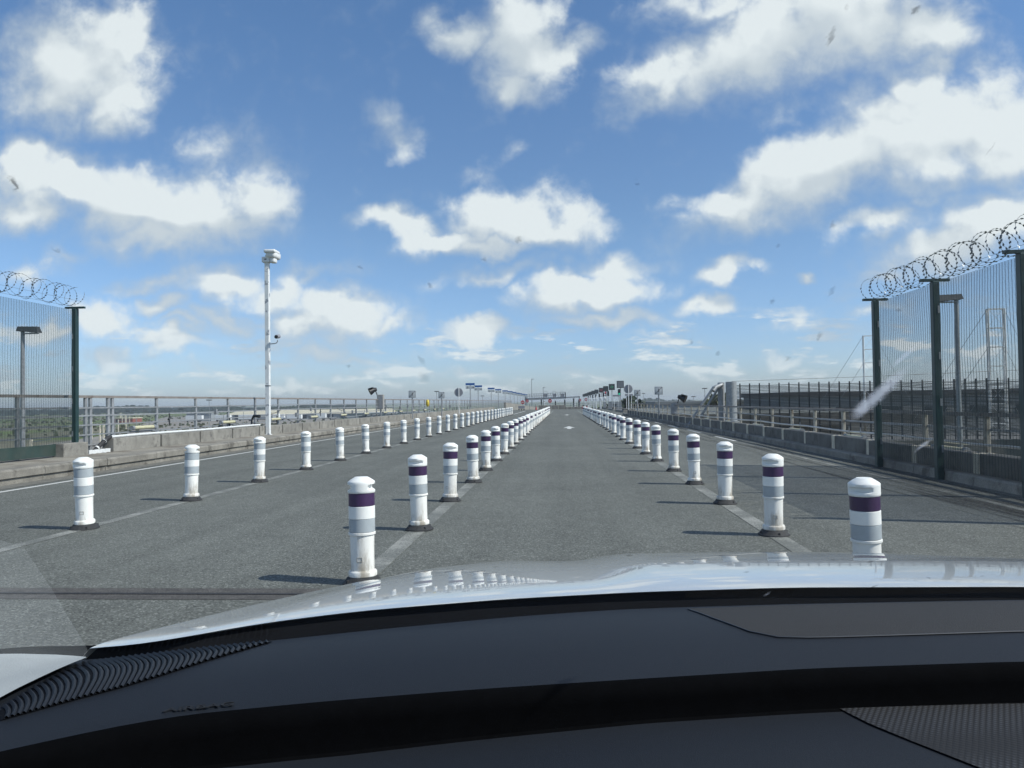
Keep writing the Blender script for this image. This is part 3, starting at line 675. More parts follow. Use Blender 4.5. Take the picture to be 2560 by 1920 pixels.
# ------------------------------------------------------------------ lane bollards
def cut(x, y, z):
    return x, y
def bollard_meshes():
    ms = {}
    b = MB(); prof = [(0.152, 0), (0.150, 0.012), (0.142, 0.016), (0.116, 0.050), (0.106, 0.055)]
    b.lathe(prof, 20)
    for k in range(4):
        a = math.pi / 4 + k * math.pi / 2; b.tube([(0.131 * math.cos(a), 0.131 * math.sin(a), 0.02), (0.131 * math.cos(a), 0.131 * math.sin(a), 0.040)], 0.010, 6)
    ms['base'] = b.mesh('base'); ms['base'].materials.append(m_rubber)
    b = MB().lathe([(0.100, 0.052), (0.107, 0.060), (0.107, 0.088), (0.100, 0.098), (0.0885, 0.102), (0.0885, 0.22), (0.0905, 0.355), (0.0905, 0.362), (0.101, 0.366), (0.101, 0.380), (0.0955, 0.384)], 32)
    ms['body'] = b.mesh('body'); ms['body'].materials.append(m_whitedirty)
    def band(nm, z0, z1, m, r=0.0975):
        b = MB().lathe([(r - 0.004, z0), (r, z0 + 0.003), (r, z1 - 0.003), (r - 0.004, z1)], 32)
        ms[nm] = b.mesh(nm); ms[nm].materials.append(m)
    band('grey_band', 0.385, 0.483, m_greyband); band('white_band', 0.484, 0.578, m_white, 0.0985)
    band('purple_band', 0.579, 0.675, m_purple); band('upper_grey_band', 0.579, 0.675, m_greyband); band('plain_band', 0.579, 0.675, m_white)
    rows = [(0.098, 0.676), (0.1015, 0.680), (0.1025, 0.690), (0.1025, 0.699), (0.1025, 0.704), (0.1025, 0.710), (0.1025, 0.730), (0.1025, 0.737), (0.1025, 0.742), (0.1025, 0.758), (0.098, 0.764), (0.075, 0.780), (0.053, 0.793), (0.048, 0.796)]
    def slot(x, y, z):
        lim = 0.2
        if 0.6985 < z < 0.7425:
            t = {0.699: 0.098, 0.704: 0.078, 0.710: 0.064, 0.730: 0.064, 0.737: 0.078, 0.742: 0.098}.get(round(z, 3), 0.064)
            lim = t
        return max(-lim, min(lim, x)), y
    b = MB().lathe(rows, 64, fn=slot, smooth_=True)
    ms['cap'] = b.mesh('cap'); ms['cap'].materials.append(m_white)
    mk = MB()
    for q_ in ((-0.02, 0.02, 0.17, 0.174), (-0.02, 0.02, 0.20, 0.204), (-0.02, -0.017, 0.17, 0.204), (0.017, 0.02, 0.17, 0.204)):
        mk.box(q_[0], q_[1], -0.0905, -0.087, q_[2], q_[3])
    ms['maker_stamp'] = mk.mesh('stamp'); ms['maker_stamp'].materials.append(mat('stamp_grey', (0.42, 0.40, 0.35), 0.7))
    return ms
BM_ = bollard_meshes()
rb_ = random.Random(11)
def bollard(x, y, rz, tilt, label, group, kind, k):
    t = thing('bollard', label, 'bollard', (x, y, 0.004), rz, group)
    if tilt:
        t.rotation_euler = (tilt[0], tilt[1], rz)
    mob('base', BM_['base'], None, t); mob('body', BM_['body'], None, t)
    mob('grey_band', BM_['grey_band'], None, t); mob('white_band', BM_['white_band'], None, t)
    if kind == 'purple': mob('purple_band', BM_['purple_band'], None, t)
    elif kind == 'grey': mob('grey_band', BM_['upper_grey_band'], None, t)
    else: mob('white_band', BM_['plain_band'], None, t)
    mob('cap', BM_['cap'], None, t)
    if k < 9 and rb_.random() < 0.7:
        st = mob('stamp', BM_['maker_stamp'], None, t); st.rotation_euler = (0, 0, -rz + rb_.uniform(-0.4, 0.4))
    return t
def row(n_, x0, x1, y0, dy, kinds, phrase, group, rots, first_desc):
    for k in range(n_):
        y = y0 + dy * k - (0.11 if phrase == 'middle' and k == 0 else 0); x = x0 + (x1 - x0) * k / (n_ - 1) + rb_.uniform(-0.02, 0.02) + (0.035 if phrase == 'middle' and k == 0 else 0)
        kd = kinds(k)
        desc = {'purple': 'white bollard with purple band', 'grey': 'white bollard with two grey bands', 'none': 'white bollard lacking its purple band'}[kd]
        if k == 0: lb = first_desc
        elif k < 16: lb = '%s, %s from the car in the %s row' % (desc, ORD[k], phrase)
        else:
            e = n_ - 1 - k
            lb = ('%s, at the far end of the %s row' % (desc, phrase)) if e == 0 else '%s, %s from the far end of the %s row' % (desc, ORD[e], phrase)
        rz = rots[k] if k < len(rots) else rb_.uniform(-1.2, 1.2)
        y += rb_.uniform(-0.05, 0.05) if k else 0; tl_ = (rb_.gauss(0, 0.012), rb_.gauss(0, 0.014))
        if (phrase.startswith('left') and k == 0): tl_ = (0.01, -0.045)
        bollard(x, y, rz, tl_, lb, group, kd, k)
noneB = {12, 14, 16, 19, 21, 23, 26}; noneR = {13, 15, 17, 20, 22, 25, 27}
row(33, -1.57, -1.66, 5.84, 2.347, lambda k: 'none' if k in noneB else 'purple', 'middle', 'bollards of the middle row', [0.05, 1.45, 1.75, 1.1, 0.35, 1.5, 1.8], 'nearest purple banded bollard, standing behind the left slope of the car bonnet')
row(31, 2.05, 1.82, 5.42, 2.335, lambda k: 'none' if k in noneR else 'purple', 'right', 'bollards of the right row', [0.9, 0.95, 1.5, 1.6, 1.2, 1.5, 1.1], 'purple banded bollard half hidden by the right part of the car bonnet')
row(30, -5.37, -5.52, 8.29, 2.467, lambda k: 'grey', 'left', 'bollards of the left row', [1.5, 0.35, 1.4, 1.7, 0.8, 1.5], 'nearest grey banded bollard at the left edge of the picture, leaning a little')

# ------------------------------------------------------------------ camera mast
ms_ = thing('camera_mast', 'tall white square mast with peeling paint and a camera housing on top', 'mast', (-11.0, 27.9, 0.262))
mob('pole', MB().bevbox(-0.075, 0.075, -0.075, 0.075, 0, 6.46, 0.008), m_whitepaint, ms_)
mob('collar', MB().bevbox(-0.082, 0.082, -0.082, 0.082, 1.80, 1.83, 0.004), m_dark, ms_)
mob('foot_plate', MB().box(-0.11, 0.11, -0.11, 0.11, 0, 0.02), m_whitepaint, ms_)
hd = mob('junction_box', MB().bevbox(-0.16, 0.12, -0.13, 0.13, 6.42, 6.62, 0.02), m_plainwhite, ms_)
mob('socket', MB().box(-0.05, 0.03, -0.137, -0.128, 6.50, 6.54), m_dark, hd)
mob('swivel', MB().tube([(-0.02, 0, 6.6), (-0.02, 0, 6.70)], 0.05, 12), m_plainwhite, ms_)
def rounded(mb, x0, x1, y0, y1, z0, z1, r, n=4):
    bm = bmesh.new(); bmesh.ops.create_cube(bm, size=1)
    for v_ in bm.verts: v_.co = Vector(((x0 + x1) / 2 + v_.co.x * (x1 - x0), (y0 + y1) / 2 + v_.co.y * (y1 - y0), (z0 + z1) / 2 + v_.co.z * (z1 - z0)))
    bmesh.ops.bevel(bm, geom=bm.edges[:], offset=r, segments=n, affect='EDGES', profile=0.5)
    vs = [v_.co.copy() for v_ in bm.verts]; idx = {v_: i for i, v_ in enumerate(bm.verts)}
    mb.add(vs, [tuple(idx[v_] for v_ in f.verts) for f in bm.faces], True); bm.free(); return mb
hs = mob('camera_housing', rounded(MB(), 0.0, 0.38, -0.2, 0.45, 6.56, 6.84, 0.10), m_plainwhite, ms_)
hs2 = mob('sun_shield', rounded(MB(), -0.04, 0.39, -0.26, 0.30, 6.74, 6.87, 0.05), m_plainwhite, ms_)
mob('lower_housing', rounded(MB(), 0.12, 0.32, -0.12, 0.2, 6.40, 6.58, 0.05), m_plainwhite, ms_)
arm = mob('camera_arm', MB().tube([(0.05, 0, 3.37), (0.25, -0.02, 3.38), (0.35, -0.03, 3.40), (0.39, -0.03, 3.46), (0.39, -0.03, 3.52)], 0.018, 8), m_galv, ms_)
cmr = mob('camera', MB().tube([(0.39, -0.16, 3.62), (0.38, 0.12, 3.66)], 0.075, 14), m_signback, ms_)
mob('lens', MB().tube([(0.392, -0.185, 3.617), (0.39, -0.155, 3.62)], 0.055, 14), m_black, cmr)
tag(mob('black_spotlight', MB().tube([(-11.35, 27.2, 0.62), (-11.35, 27.25, 0.85), (-11.25, 27.2, 0.98), (-11.0, 27.1, 0.96)], [0.03, 0.03, 0.05, 0.06], 10), m_black), 'small black spotlight at the foot of the white camera mast', 'spotlight')

# floodlights with steel cabinets
def cab(label, x, y, z0, z1, w_, flip, lab2):
    t = thing('control_cabinet', label, 'cabinet', (x, y, 0))
    mob('housing', MB().bevbox(-w_ / 2, w_ / 2, -0.18, 0.18, z0, z1, 0.01), mat('cabinet_grey', (0.30, 0.29, 0.27), 0.6, var=0.1), t)
    mob('door', MB().box(-w_ / 2 + 0.03, w_ / 2 - 0.03, -0.19, -0.181, z0 + 0.05, z1 - 0.05), m_galv, t)
    mob('leg', MB().beam((0, 0, 0.2), (0, 0, z0), 0.08), m_galv, t)
    f = thing('floodlight', lab2, 'floodlight', (x + flip * 0.42, y - 0.05, z1 + 0.30))
    body = MB(); body.tube([(-flip * 0.18, 0.05, 0.05), (0.0, 0, 0.0), (flip * 0.05, -0.02, -0.02), (flip * 0.24, -0.1, -0.12)], [0.10, 0.15, 0.17, 0.24], 14)
    mob('lamp_body', body, m_black, f)
    mob('visor', MB().beam((flip * 0.0, -0.12, 0.17), (flip * 0.25, -0.22, 0.10), 0.30, 0.03), m_dark, f)
    mob('bracket', MB().beam((-flip * 0.10, 0, -0.02), (-flip * 0.22, 0, -0.34), 0.05), m_black, f)
cab('grey steel cabinet on the left railing below the black floodlight', -11.45, 47.3, 1.0, 1.92, 0.38, -1, 'black floodlight tilted towards the left road above the steel cabinet')
cab('grey steel cabinet on the right railing beside the black camera', 6.28, 45.0, 0.50, 1.18, 0.34, 1, 'black floodlight above the right railing beside a grey cabinet')

# ------------------------------------------------------------------ signs at the sides
def sign_square(x, y, z, s, txt, label):
    t = thing('lane_sign', label, 'sign', (x, y, 0), 0, 'struck out lane number signs')
    mob('pole', MB().tube([(0, 0.03, 0.2), (0, 0.03, z - s * 0.3)], 0.045, 8), m_galv, t)
    bd = mob('board', rounded(MB(), -s / 2, s / 2, -0.012, 0.012, z - s / 2, z + s / 2, 0.011, 2), m_signw, t)
    fr2 = MB(); h = s / 2 - 0.02
    for a in ((-h, -h, h, -h), (h, -h, h, h), (h, h, -h, h), (-h, h, -h, -h)): fr2.beam((a[0], -0.015, z + a[1]), (a[2], -0.015, z + a[3]), 0.006, 0.012, up=(0, 1, 0))
    fr2.beam((-h * 0.92, -0.016, z - h * 0.92), (h * 0.92, -0.016, z + h * 0.92), 0.026, 0.006, up=(0, 1, 0))
    mob('slash', fr2, m_dark, bd)
    text(txt, s * 0.62, m_dark, bd, (0.02 * s, -0.017, z), bold=0.006)
sign_square(-10.5, 52.5, 1.98, 0.50, '1', 'left struck out sign reading 1 beyond the parapet')
sign_square(-9.75, 60.5, 1.97, 0.50, '2', 'left struck out sign reading 2 farther along')
sign_square(5.85, 48.5, 1.93, 0.50, '1', 'right struck out sign reading 1 above the railing')
sign_square(5.75, 61.6, 1.93, 0.50, '2', 'right struck out sign reading 2 before the traffic lights')
def round_back(x, y, z, label):
    t = thing('round_sign', label, 'sign', (x, y, 0), 0, 'round signs seen from behind')
    mob('pole', MB().tube([(0.02, -0.04, 0.2), (0.02, -0.04, z + 0.47)], 0.038, 8), m_plainwhite, t)
    mob('disc', MB().disc((0, 0, z), 0.42, th=0.02), m_signback, t)
round_back(-10.25, 74, 2.35, 'grey back of a round sign on a white pole left of the road')
round_back(6.05, 74, 2.42, 'grey back of a round sign on a white pole right of the road')

# blue and white lane boards on poles, left
def blue_sign(txt):
    t = thing('lane_board', '', 'sign', (0, 0, 0), 0, 'blue and white lane boards on the left')
    mob('pole', MB().tube([(0, 0.05, -1), (0, 0.05, 4.1)], 0.06, 8), m_galv, t)
    mob('blue_board', MB().bevbox(-0.68, 0.68, -0.03, 0.02, 3.90, 4.22, 0.01), m_blue, t)
    wb = mob('white_board', MB().bevbox(-0.66, 0.70, -0.03, 0.02, 3.35, 3.80, 0.01), m_signw, t)
    ar = MB(); ar.beam((0.28, -0.034, 3.57), (0.50, -0.034, 3.57), 0.045, 0.006, up=(0, 1, 0)); ar.add([(0.48, -0.036, 3.67), (0.63, -0.036, 3.57), (0.48, -0.036, 3.47)], [(0, 2, 1)])
    mob('arrow', ar, m_dark, wb)
    text(txt, 0.36, m_dark, wb, (-0.38, -0.034, 3.57), bold=0.008)
    return t
for i, (y, x) in enumerate([(112.8, -14.5), (128.5, -14.5), (151.5, -14.5), (167.7, -14.5), (187, -14.5), (203, -14.4), (222, -14.6), (240, -14.7), (258, -14.9), (277, -15), (296, -15.1)]):
    t = blue_sign(str(i + 3)); t.location = (x + 0.6 if i == 0 else x, y, 0)
    t['label'] = '%s blue and white lane board on a pole along the left side' % ('nearest' if i == 0 else 'farthest' if i == 10 else ORD[i])

# dark lane signal screens on poles, right
def led_arrow(): 
    mb = MB(); 
    for i in range(7): mb.cbox(-0.24 + i * 0.07, -0.088, 0, 0.032, 0.004, 0.032)
    for i in range(1, 5):
        mb.cbox(0.22 - i * 0.055, -0.088, i * 0.055, 0.032, 0.004, 0.032); mb.cbox(0.22 - i * 0.055, -0.088, -i * 0.055, 0.032, 0.004, 0.032)
    mb.cbox(0.23, -0.088, 0, 0.032, 0.004, 0.032); return mb
def led_cross():
    mb = MB()
    for i in range(-4, 5):
        mb.cbox(i * 0.06, -0.088, i * 0.06, 0.034, 0.004, 0.034)
        if i: mb.cbox(i * 0.06, -0.088, -i * 0.06, 0.034, 0.004, 0.034)
    return mb
m_gl = emis_mat('green_led', (0.10, 0.75, 0.35), 0.9); m_rl = emis_mat('red_led', (0.85, 0.05, 0.09), 0.7)
m_grn = emis_mat('green_lamp', (0.02, 0.55, 0.33), 0.9); m_rdl = emis_mat('red_lamp', (0.9, 0.03, 0.08), 1.2)
m_screen = mat('screen_face', (0.045, 0.055, 0.06), 0.5, var=0.05)
m_screen_l = mat('screen_pale', (0.16, 0.17, 0.18), 0.5, var=0.05)
SC = [(101.7, 'pale'), (120, 'green'), (137.6, 'dark'), (154.6, 'red'), (177.7, 'dark'), (197.7, 'dark'), (216.6, 'dark'), (235.5, 'dark'), (258, 'dark'), (276, 'dark'), (297, 'dark')]
for i, (y, k) in enumerate(SC):
    lb = {'pale': 'nearest lane signal screen, with a blank pale face and black frame', 'green': 'black lane signal screen showing a green arrow', 'red': 'black lane signal screen showing a red cross'}.get(k)
    if not lb: lb = '%s dark lane signal screen from the round sign, face unlit' % ORD[i] if i < 10 else 'farthest dark lane signal screen at the far end of the islands'
    t = thing('signal_screen', lb, 'signal', (7.3, y, 0), 0, 'lane signal screens on the toll islands')
    mob('pole', MB().tube([(0.02, 0.1, -2 if y > 131 else 0.2), (0.02, 0.1, 3.2)], 0.055, 8), m_galv, t)
    fr3 = mob('frame', MB().bevbox(-0.46, 0.46, -0.08, 0.12, 2.98, 3.92, 0.015), m_black, t)
    mob('screen_face', MB().box(-0.39, 0.39, -0.084, -0.081, 3.05, 3.85), m_screen_l if k == 'pale' else m_screen, fr3)
    if k == 'green': mob('arrow_light', led_arrow(), m_gl, fr3, (0, 0, 3.45))
    if k == 'red': mob('cross_light', led_cross(), m_rl, fr3, (0, 0, 3.45))

def traffic_light(x, y, z, lit, label):
    t = thing('traffic_light', label, 'traffic light', (x, y, 0), 0, 'traffic lights on the toll islands')
    mob('pole', MB().tube([(0, 0.12, -2 if y > 131 else 0.2), (0, 0.12, z + 0.3)], 0.045, 8), m_galv, t)
    h = mob('housing', rounded(MB(), -0.17, 0.17, -0.1, 0.12, z - 0.42, z + 0.42, 0.05, 2), m_black, t)
    for i, (zz, c) in enumerate(((0.24, 'red'), (-0.2, 'green'))):
        mm = {'red': m_rdl, 'green': m_grn}[c] if lit == c else m_screen
        mob('lens', MB().disc((0, -0.115, z + zz), 0.12, th=0.02, n=16), mm, h)
        mob('visor', MB().tube([(0, -0.11, z + zz + 0.02), (0, -0.26, z + zz + 0.02)], 0.135, 12, False), m_black, h)
traffic_light(6.95, 99.0, 2.38, 'green', 'traffic light showing green under the nearest signal screens')
traffic_light(7.45, 133.0, 2.55, None, 'unlit dark traffic light under the third signal screen')
traffic_light(7.35, 139.0, 2.55, 'red', 'traffic light showing red under the red cross screen')
for i, y in enumerate([150, 168, 188, 207, 226, 246]): traffic_light(7.5, y, 2.5, None, '%s unlit traffic light beyond the red one' % ORD[i])

def white_terminal(x, y, i):
    t = thing('toll_terminal', '%s white toll post from the round sign, below the signal screens' % ORD[i], 'toll post', (x, y, 0), 0, 'white toll posts on the islands')
    z0 = 0.3 if y < 131 else -2.0
    mob('column', MB().bevbox(-0.12, 0.12, -0.12, 0.12, z0, 2.1, 0.02), m_plainwhite, t)
    mob('head', rounded(MB(), -0.24, 0.2, -0.2, 0.2, 1.55, 2.0, 0.06, 2), m_plainwhite, t)
    mob('camera', MB().tube([(0.05, -0.2, 2.25), (0.0, 0.15, 2.35)], 0.09, 8), m_plainwhite, t)
    mob('bracket', MB().beam((0, 0, 2.0), (0.02, 0, 2.3), 0.06), m_galv, t)
for i, y in enumerate([128, 146, 163, 181, 199, 218, 238, 257]): white_terminal(6.6 + 0.15 * (i % 2), y, i)

# islands under the screens
for i, y in enumerate([86, 104, 120]):
    t = thing('toll_island', '%s raised concrete toll island beyond the right parapet' % ['nearest', 'second', 'third'][i], 'toll island', (7.0, y, 0), 0, 'toll islands on the right')
    mob('kerb_base', MB().bevbox(-0.6, 0.85, 0, 13, 0, 0.22, 0.06), m_conc, t)
    mob('nose_block', MB().bevbox(-0.55, 0.8, 0.1, 2.2, 0.222, 0.42, 0.08), m_conc_d, t)
    g2 = MB()
    for k in range(8): g2.beam((-0.5, 3 + k * 1.2, 0.22), (-0.5, 3 + k * 1.2, 1.1), 0.05)
    g2.beam((-0.5, 3, 1.1), (-0.5, 11.4, 1.1), 0.05); g2.beam((-0.5, 3, 0.65), (-0.5, 11.4, 0.65), 0.05)
    mob('guard_rail', g2, m_galv, t)
for i, (x, y, w_, z) in enumerate([(6.3, 95, 0.85, 1.95), (7.6, 92, 0.95, 2.0)]):
    t = thing('height_board', ['grey horizontal board on white poles left of the round sign', 'grey rounded board on a white pole behind the round sign'][i], 'board', (x, y, 0))
    mob('board', MB().bevbox(-w_ / 2, w_ / 2, -0.03, 0.03, z - 0.11, z + 0.11, 0.02), m_signback, t)
    for sgn in (-1, 1): mob('pole', MB().tube([(sgn * w_ * 0.3, 0.05, 0.22), (sgn * w_ * 0.3, 0.05, z - 0.1)], 0.035, 6), m_plainwhite, t)

# no-entry signs
def no_entry(x, y, z, r, label, pale=False):
    t = thing('no_entry_sign', label, 'sign', (x, y, 0), 0, 'no entry signs at the end of the bridge')
    mob('pole', MB().tube([(0, 0.03, -2 if y > 131 else 0.0), (0, 0.03, z)], 0.035, 6), m_galv, t)
    d_ = mob('disc', MB().disc((0, 0, z), r, th=0.02, n=24), m_red if not pale else mat('faded_red', (0.42, 0.16, 0.18), 0.5), t)
    mob('white_bar', MB().box(-r * 0.7, r * 0.7, -0.014, -0.011, z - r * 0.16, z + r * 0.16), m_plainwhite, d_)
no_entry(-2.46, 128, 1.43, 0.31, 'red no entry sign before the gantry, in the centre')
no_entry(-7.0, 128, 1.28, 0.30, 'red no entry sign at the end of the left railing')
no_entry(-7.6, 156, 1.50, 0.30, 'small red no entry sign behind the left one')
no_entry(2.95, 150, 1.52, 0.25, 'small red no entry sign below the right end of the gantry')
no_entry(4.1, 150, 1.62, 0.30, 'faded pinkish no entry sign beside the signal screens', True)

# barriers closing the road at the crest
t = thing('concrete_barrier', 'pale concrete barrier closing the road at its far end', 'barrier', (0, 129.5, 0))
for k in range(7):
    x0 = -4.4 + k * 1.12
    mob('barrier_unit', MB().bevbox(x0, x0 + 1.08, -0.2, 0.2, 0.0, 0.42 + 0.3 * (k < 4), 0.05), m_conc, t)
mb = MB()
for k in range(12): mb.beam((-6 + k * 1.0, 131, -0.3), (-6 + k * 1.0, 131, 0.95), 0.06)
mb.beam((-6, 131, 0.95), (5, 131, 0.95), 0.06); mb.beam((-6, 131, 0.6), (5, 131, 0.6), 0.06)
tag(mob('end_railing', mb, m_galv), 'low steel railing across the crest behind the pale barrier', 'railing')
t = thing('road_barrier', 'red and white plastic barrier under the small no entry sign', 'barrier', (3.3, 127, 0))
for k in range(4): mob('segment', MB().bevbox(-0.5 + k * 0.31, -0.2 + k * 0.31, -0.18, 0.18, 0, 0.42 + 0.2 * (k == 3), 0.04), m_red if k % 2 == 0 else m_plainwhite, t)
tag(mob('traffic_cone', MB().lathe([(0.2, 0), (0.2, 0.03), (0.14, 0.04), (0.03, 0.6)], 12, -4.7, 126, 0), m_red), 'small red traffic cone left of the pale barrier', 'traffic cone')
t = thing('wheeled_barrier', 'grey wheeled barrier under the left no entry sign', 'barrier', (-7.0, 124, 0))
mob('panel', MB().bevbox(-0.5, 0.55, -0.03, 0.03, 0.25, 0.7, 0.02), m_signback, t)
for sx_ in (-0.4, 0.0, 0.42): mob('foot', MB().tube([(sx_, -0.15, 0.1), (sx_, 0.15, 0.1)], 0.1, 10), m_rubber, t)
t = thing('concrete_wall', 'sloping concrete wall where the left railing ends', 'wall', (0, 0, 0))
mb = MB(); mb.add([(-9.6, 121, 0), (-9.3, 121, 0), (-9.3, 121, 1.3), (-9.6, 121, 1.3), (-5.2, 165, -1.2), (-4.9, 165, -1.2), (-4.9, 165, -0.05), (-5.2, 165, -0.05)],
                   [(3, 2, 1, 0), (4, 5, 6, 7), (0, 1, 5, 4), (1, 2, 6, 5), (2, 3, 7, 6), (3, 0, 4, 7)]); mob('wall_run', mb, m_conc, t)
for i, (x, y, h) in enumerate([(-4.0, 131.8, 1.7), (-3.5, 131.8, 1.3), (0.0, 131.8, 1.55), (1.5, 131.8, 1.75), (1.7, 131.8, 1.9), (-1.6, 131.8, 1.35), (2.4, 131.8, 1.5)]):
    t = thing('barrier_post', ['dark barrier post left of the central no entry sign', 'pale narrow post next to the leftmost dark post', 'dark post right of the central no entry sign', 'dark tall post below the gantry, right of centre', 'white thin post beside the tall dark post', 'short grey post behind the central sign', 'short dark post near the right leg of the gantry'][i], 'post', (x, y, 0), 0, 'posts on the crest of the road')
    mob('column', MB().bevbox(-0.11, 0.11, -0.11, 0.11, -0.5, h, 0.02), m_plainwhite if i in (1, 4) else m_dark, t)
    mob('lamp_head', MB().tube([(0, 0, h), (0, 0, h + 0.1)], 0.13, 8), m_signback, t)

# gantry across the ramp
gt = thing('sign_gantry', 'wide grey steel sign gantry spanning the road in the distance', 'gantry', (0, 300, 0))
mob('leg', MB().beam((-15.2, 0, -6), (-15.2, 0, 3.6), 0.7), m_galv, gt)
mob('leg', MB().beam((5.6, 0, -6), (5.6, 0, 3.1), 0.45), m_galv, gt)
mob('beam', MB().beam((-15.6, 0, 2.3), (0.3, 0, 2.75), 0.7, 0.75), m_galv, gt)
mob('thin_beam', MB().beam((0.3, 0, 2.75), (5.8, 0, 3.0), 0.45, 0.5), m_galv, gt)
tr = MB()
for k in range(17):
    x = -14.6 + k * 0.92; zb = 2.6 + 0.028 * (x + 15)
    tr.beam((x, -0.4, zb), (x, -0.4, zb + 1.7), 0.10); tr.beam((x, 0.4, zb), (x, 0.4, zb + 1.7), 0.10)
    if k < 16: tr.beam((x, -0.4, zb), (x + 0.92, -0.4, zb + 1.7), 0.08)
for dz in (0.85, 1.7): tr.beam((-14.6, -0.4, 2.6 + dz), (0.2, -0.4, 3.03 + dz), 0.12); tr.beam((-14.6, 0.4, 2.6 + dz), (0.2, 0.4, 3.03 + dz), 0.12)
mob('lattice', tr, m_galv, gt)
for x in (-7.4, -4.0, -0.9):
    fr4 = MB()
    for a in ((-0.65, 3.2, 0.65, 3.2), (0.65, 3.2, 0.65, 5.2), (0.65, 5.2, -0.65, 5.2), (-0.65, 5.2, -0.65, 3.2)): fr4.beam((x + a[0], -0.5, a[1]), (x + a[2], -0.5, a[3]), 0.10)
    mob('sign_frame', fr4, m_galv, gt)
    mob('sign_panel', MB().box(x - 0.6, x + 0.6, -0.46, -0.42, 3.1, 4.3), m_signback, gt)
mob('end_plate', MB().box(0.15, 0.45, -0.5, 0.5, 2.4, 4.8), m_dark, gt)

# tall street lamps in the distance on the axis
def street_lamp(x, y, z0, z1, head, label, group, hw=1.2, r=0.09, hm=None, cat='street lamp'):
    t = thing('street_lamp', label, cat, (x, y, z0), 0, group)
    mob('pole', MB().tube([(0, 0, 0), (0, 0, z1 - z0)], [r * 1.4, r * 0.8], 8), m_galv, t)
    h = z1 - z0
    if head == 'side': mob('lamp_head', MB().bevbox(-0.15, hw, -0.18, 0.18, h - 0.05, h + 0.15, 0.05), hm or m_signback, t)
    else:
        mob('lamp_head', MB().bevbox(-hw / 2, hw / 2, -0.2, 0.2, h - 0.1, h + 0.12, 0.05), hm or m_dark, t)
    return t
street_lamp(-12.8, 300, -6, 10.1, 'side', 'taller of the two slim lamps rising behind the gantry', 'slim lamps behind the gantry', 1.0, 0.12)
street_lamp(-8.6, 310, -6, 7.0, 'side', 'shorter of the two slim lamps rising behind the gantry', 'slim lamps behind the gantry', 0.9, 0.12)
far_l = [(-147, 250, 0.1, 'lamp'), (-128.5, 250, 0.5, ''), (-95, 200, 3.0, ''), (-151.5, 250, -0.5, ''), (-107, 250, 1.2, ''), (-192, 300, 0.2, '')]
pos = ['between the second and third posts of the left railing', 'above the cream warehouse end', 'highest of those seen over the left railing', 'farthest left beside the double post', 'just left of the white camera mast', 'behind the left mesh fence post']
for i, (x, y, z, _) in enumerate(far_l):
    street_lamp(x, y, GZ, z, 'flat', 'distant yard lamp with flat head %s' % pos[i], 'yard lamps on the plain to the left', 1.5, 0.08)
for i, (x, y, z) in enumerate([(-42, 210, 3.0), (-36, 215, 4.6), (-30, 280, 3.7), (35.8, 200, 4.1), (30.4, 300, 3.9), (39.5, 240, 2.2)]):
    street_lamp(x, y, GZ, z, 'flat', ['double headed lamp between the round sign and the third lane board', 'thin lamp left of the third lane board', 'far lamp among the lane boards', 'tall yard lamp right of the right floodlight', 'yard lamp between the two struck out signs on the right', 'small yard lamp above the right railing'][i], 'yard lamps near the road axis', 1.3, 0.08)
# near lamp posts behind the mesh fences
def yard_lamp(x, y, h0, h1, flip, label):
    t = thing('lamp_post', label, 'lamp post', (x, y, h0), 0, 'lamp posts behind the mesh fences')
    H_ = h1 - h0
    mob('pole', MB().tube([(0, 0, 0), (0, 0, H_)], [0.13, 0.075], 12), m_galv, t)
    hd_ = MB(); hd_.add([(flip * -0.2, -0.14, H_ - 0.02), (flip * 0.72, -0.16, H_ - 0.10), (flip * 0.72, 0.16, H_ - 0.10), (flip * -0.2, 0.14, H_ - 0.02),
                         (flip * -0.16, -0.10, H_ + 0.17), (flip * 0.66, -0.10, H_ + 0.15), (flip * 0.66, 0.10, H_ + 0.15), (flip * -0.16, 0.10, H_ + 0.17)],
                        [(0, 1, 2, 3), (7, 6, 5, 4), (0, 4, 5, 1), (1, 5, 6, 2), (2, 6, 7, 3), (3, 7, 4, 0)])
    o = recalc(mob('lamp_head', hd_, m_dark, t))
    mob('diffuser', MB().box(min(flip * 0.05, flip * 0.62), max(flip * 0.05, flip * 0.62), -0.11, 0.11, H_ - 0.14, H_ - 0.10), m_signback, o)
yard_lamp(-22.1, 30, GZ, 4.55, 1, 'grey lamp post with a wide head behind the left mesh fence')
yard_lamp(14.78, 30, GZ, 5.0, -1, 'grey lamp post with a wide head behind the right mesh fence')

# ------------------------------------------------------------------ right background
pp = thing('steel_pillars', 'pair of thick grey steel pillars at the left end of the slatted fence', 'pillar', (8.05, 38, 0))
mob('pillar', MB().tube([(0.02, 0, -3), (0.02, 0, 2.18)], 0.26, 18), m_galv, pp)
mob('pillar', MB().tube([(-0.36, 0.5, -3), (-0.36, 0.5, 2.16)], 0.17, 16), m_galv, pp)
mob('flange', MB().tube([(0.02, 0, 0.22), (0.02, 0, 0.28)], 0.38, 16), m_galv, pp)
mob('hinge', MB().tube([(-0.36, 0.3, 2.05), (-0.7, 0.1, 1.93), (-0.85, 0, 1.75)], 0.10, 10), m_galv, pp)
mob('brace', MB().tube([(-0.8, 0, 1.95), (-1.5, 0, 0.95), (-2.3, 0, -0.3)], 0.065, 8), m_galv, pp)
mob('brace', MB().tube([(-0.5, 0.4, 1.9), (-1.9, 0.4, -0.3)], 0.06, 8), m_galv, pp)
tag(mob('wire', MB().tube([(8.1, 38, 2.2), (14, 38.2, 2.32), (24, 38.5, 2.6)], 0.012, 5), m_galv), 'thin wire running from the pillars above the slatted fence', 'wire')

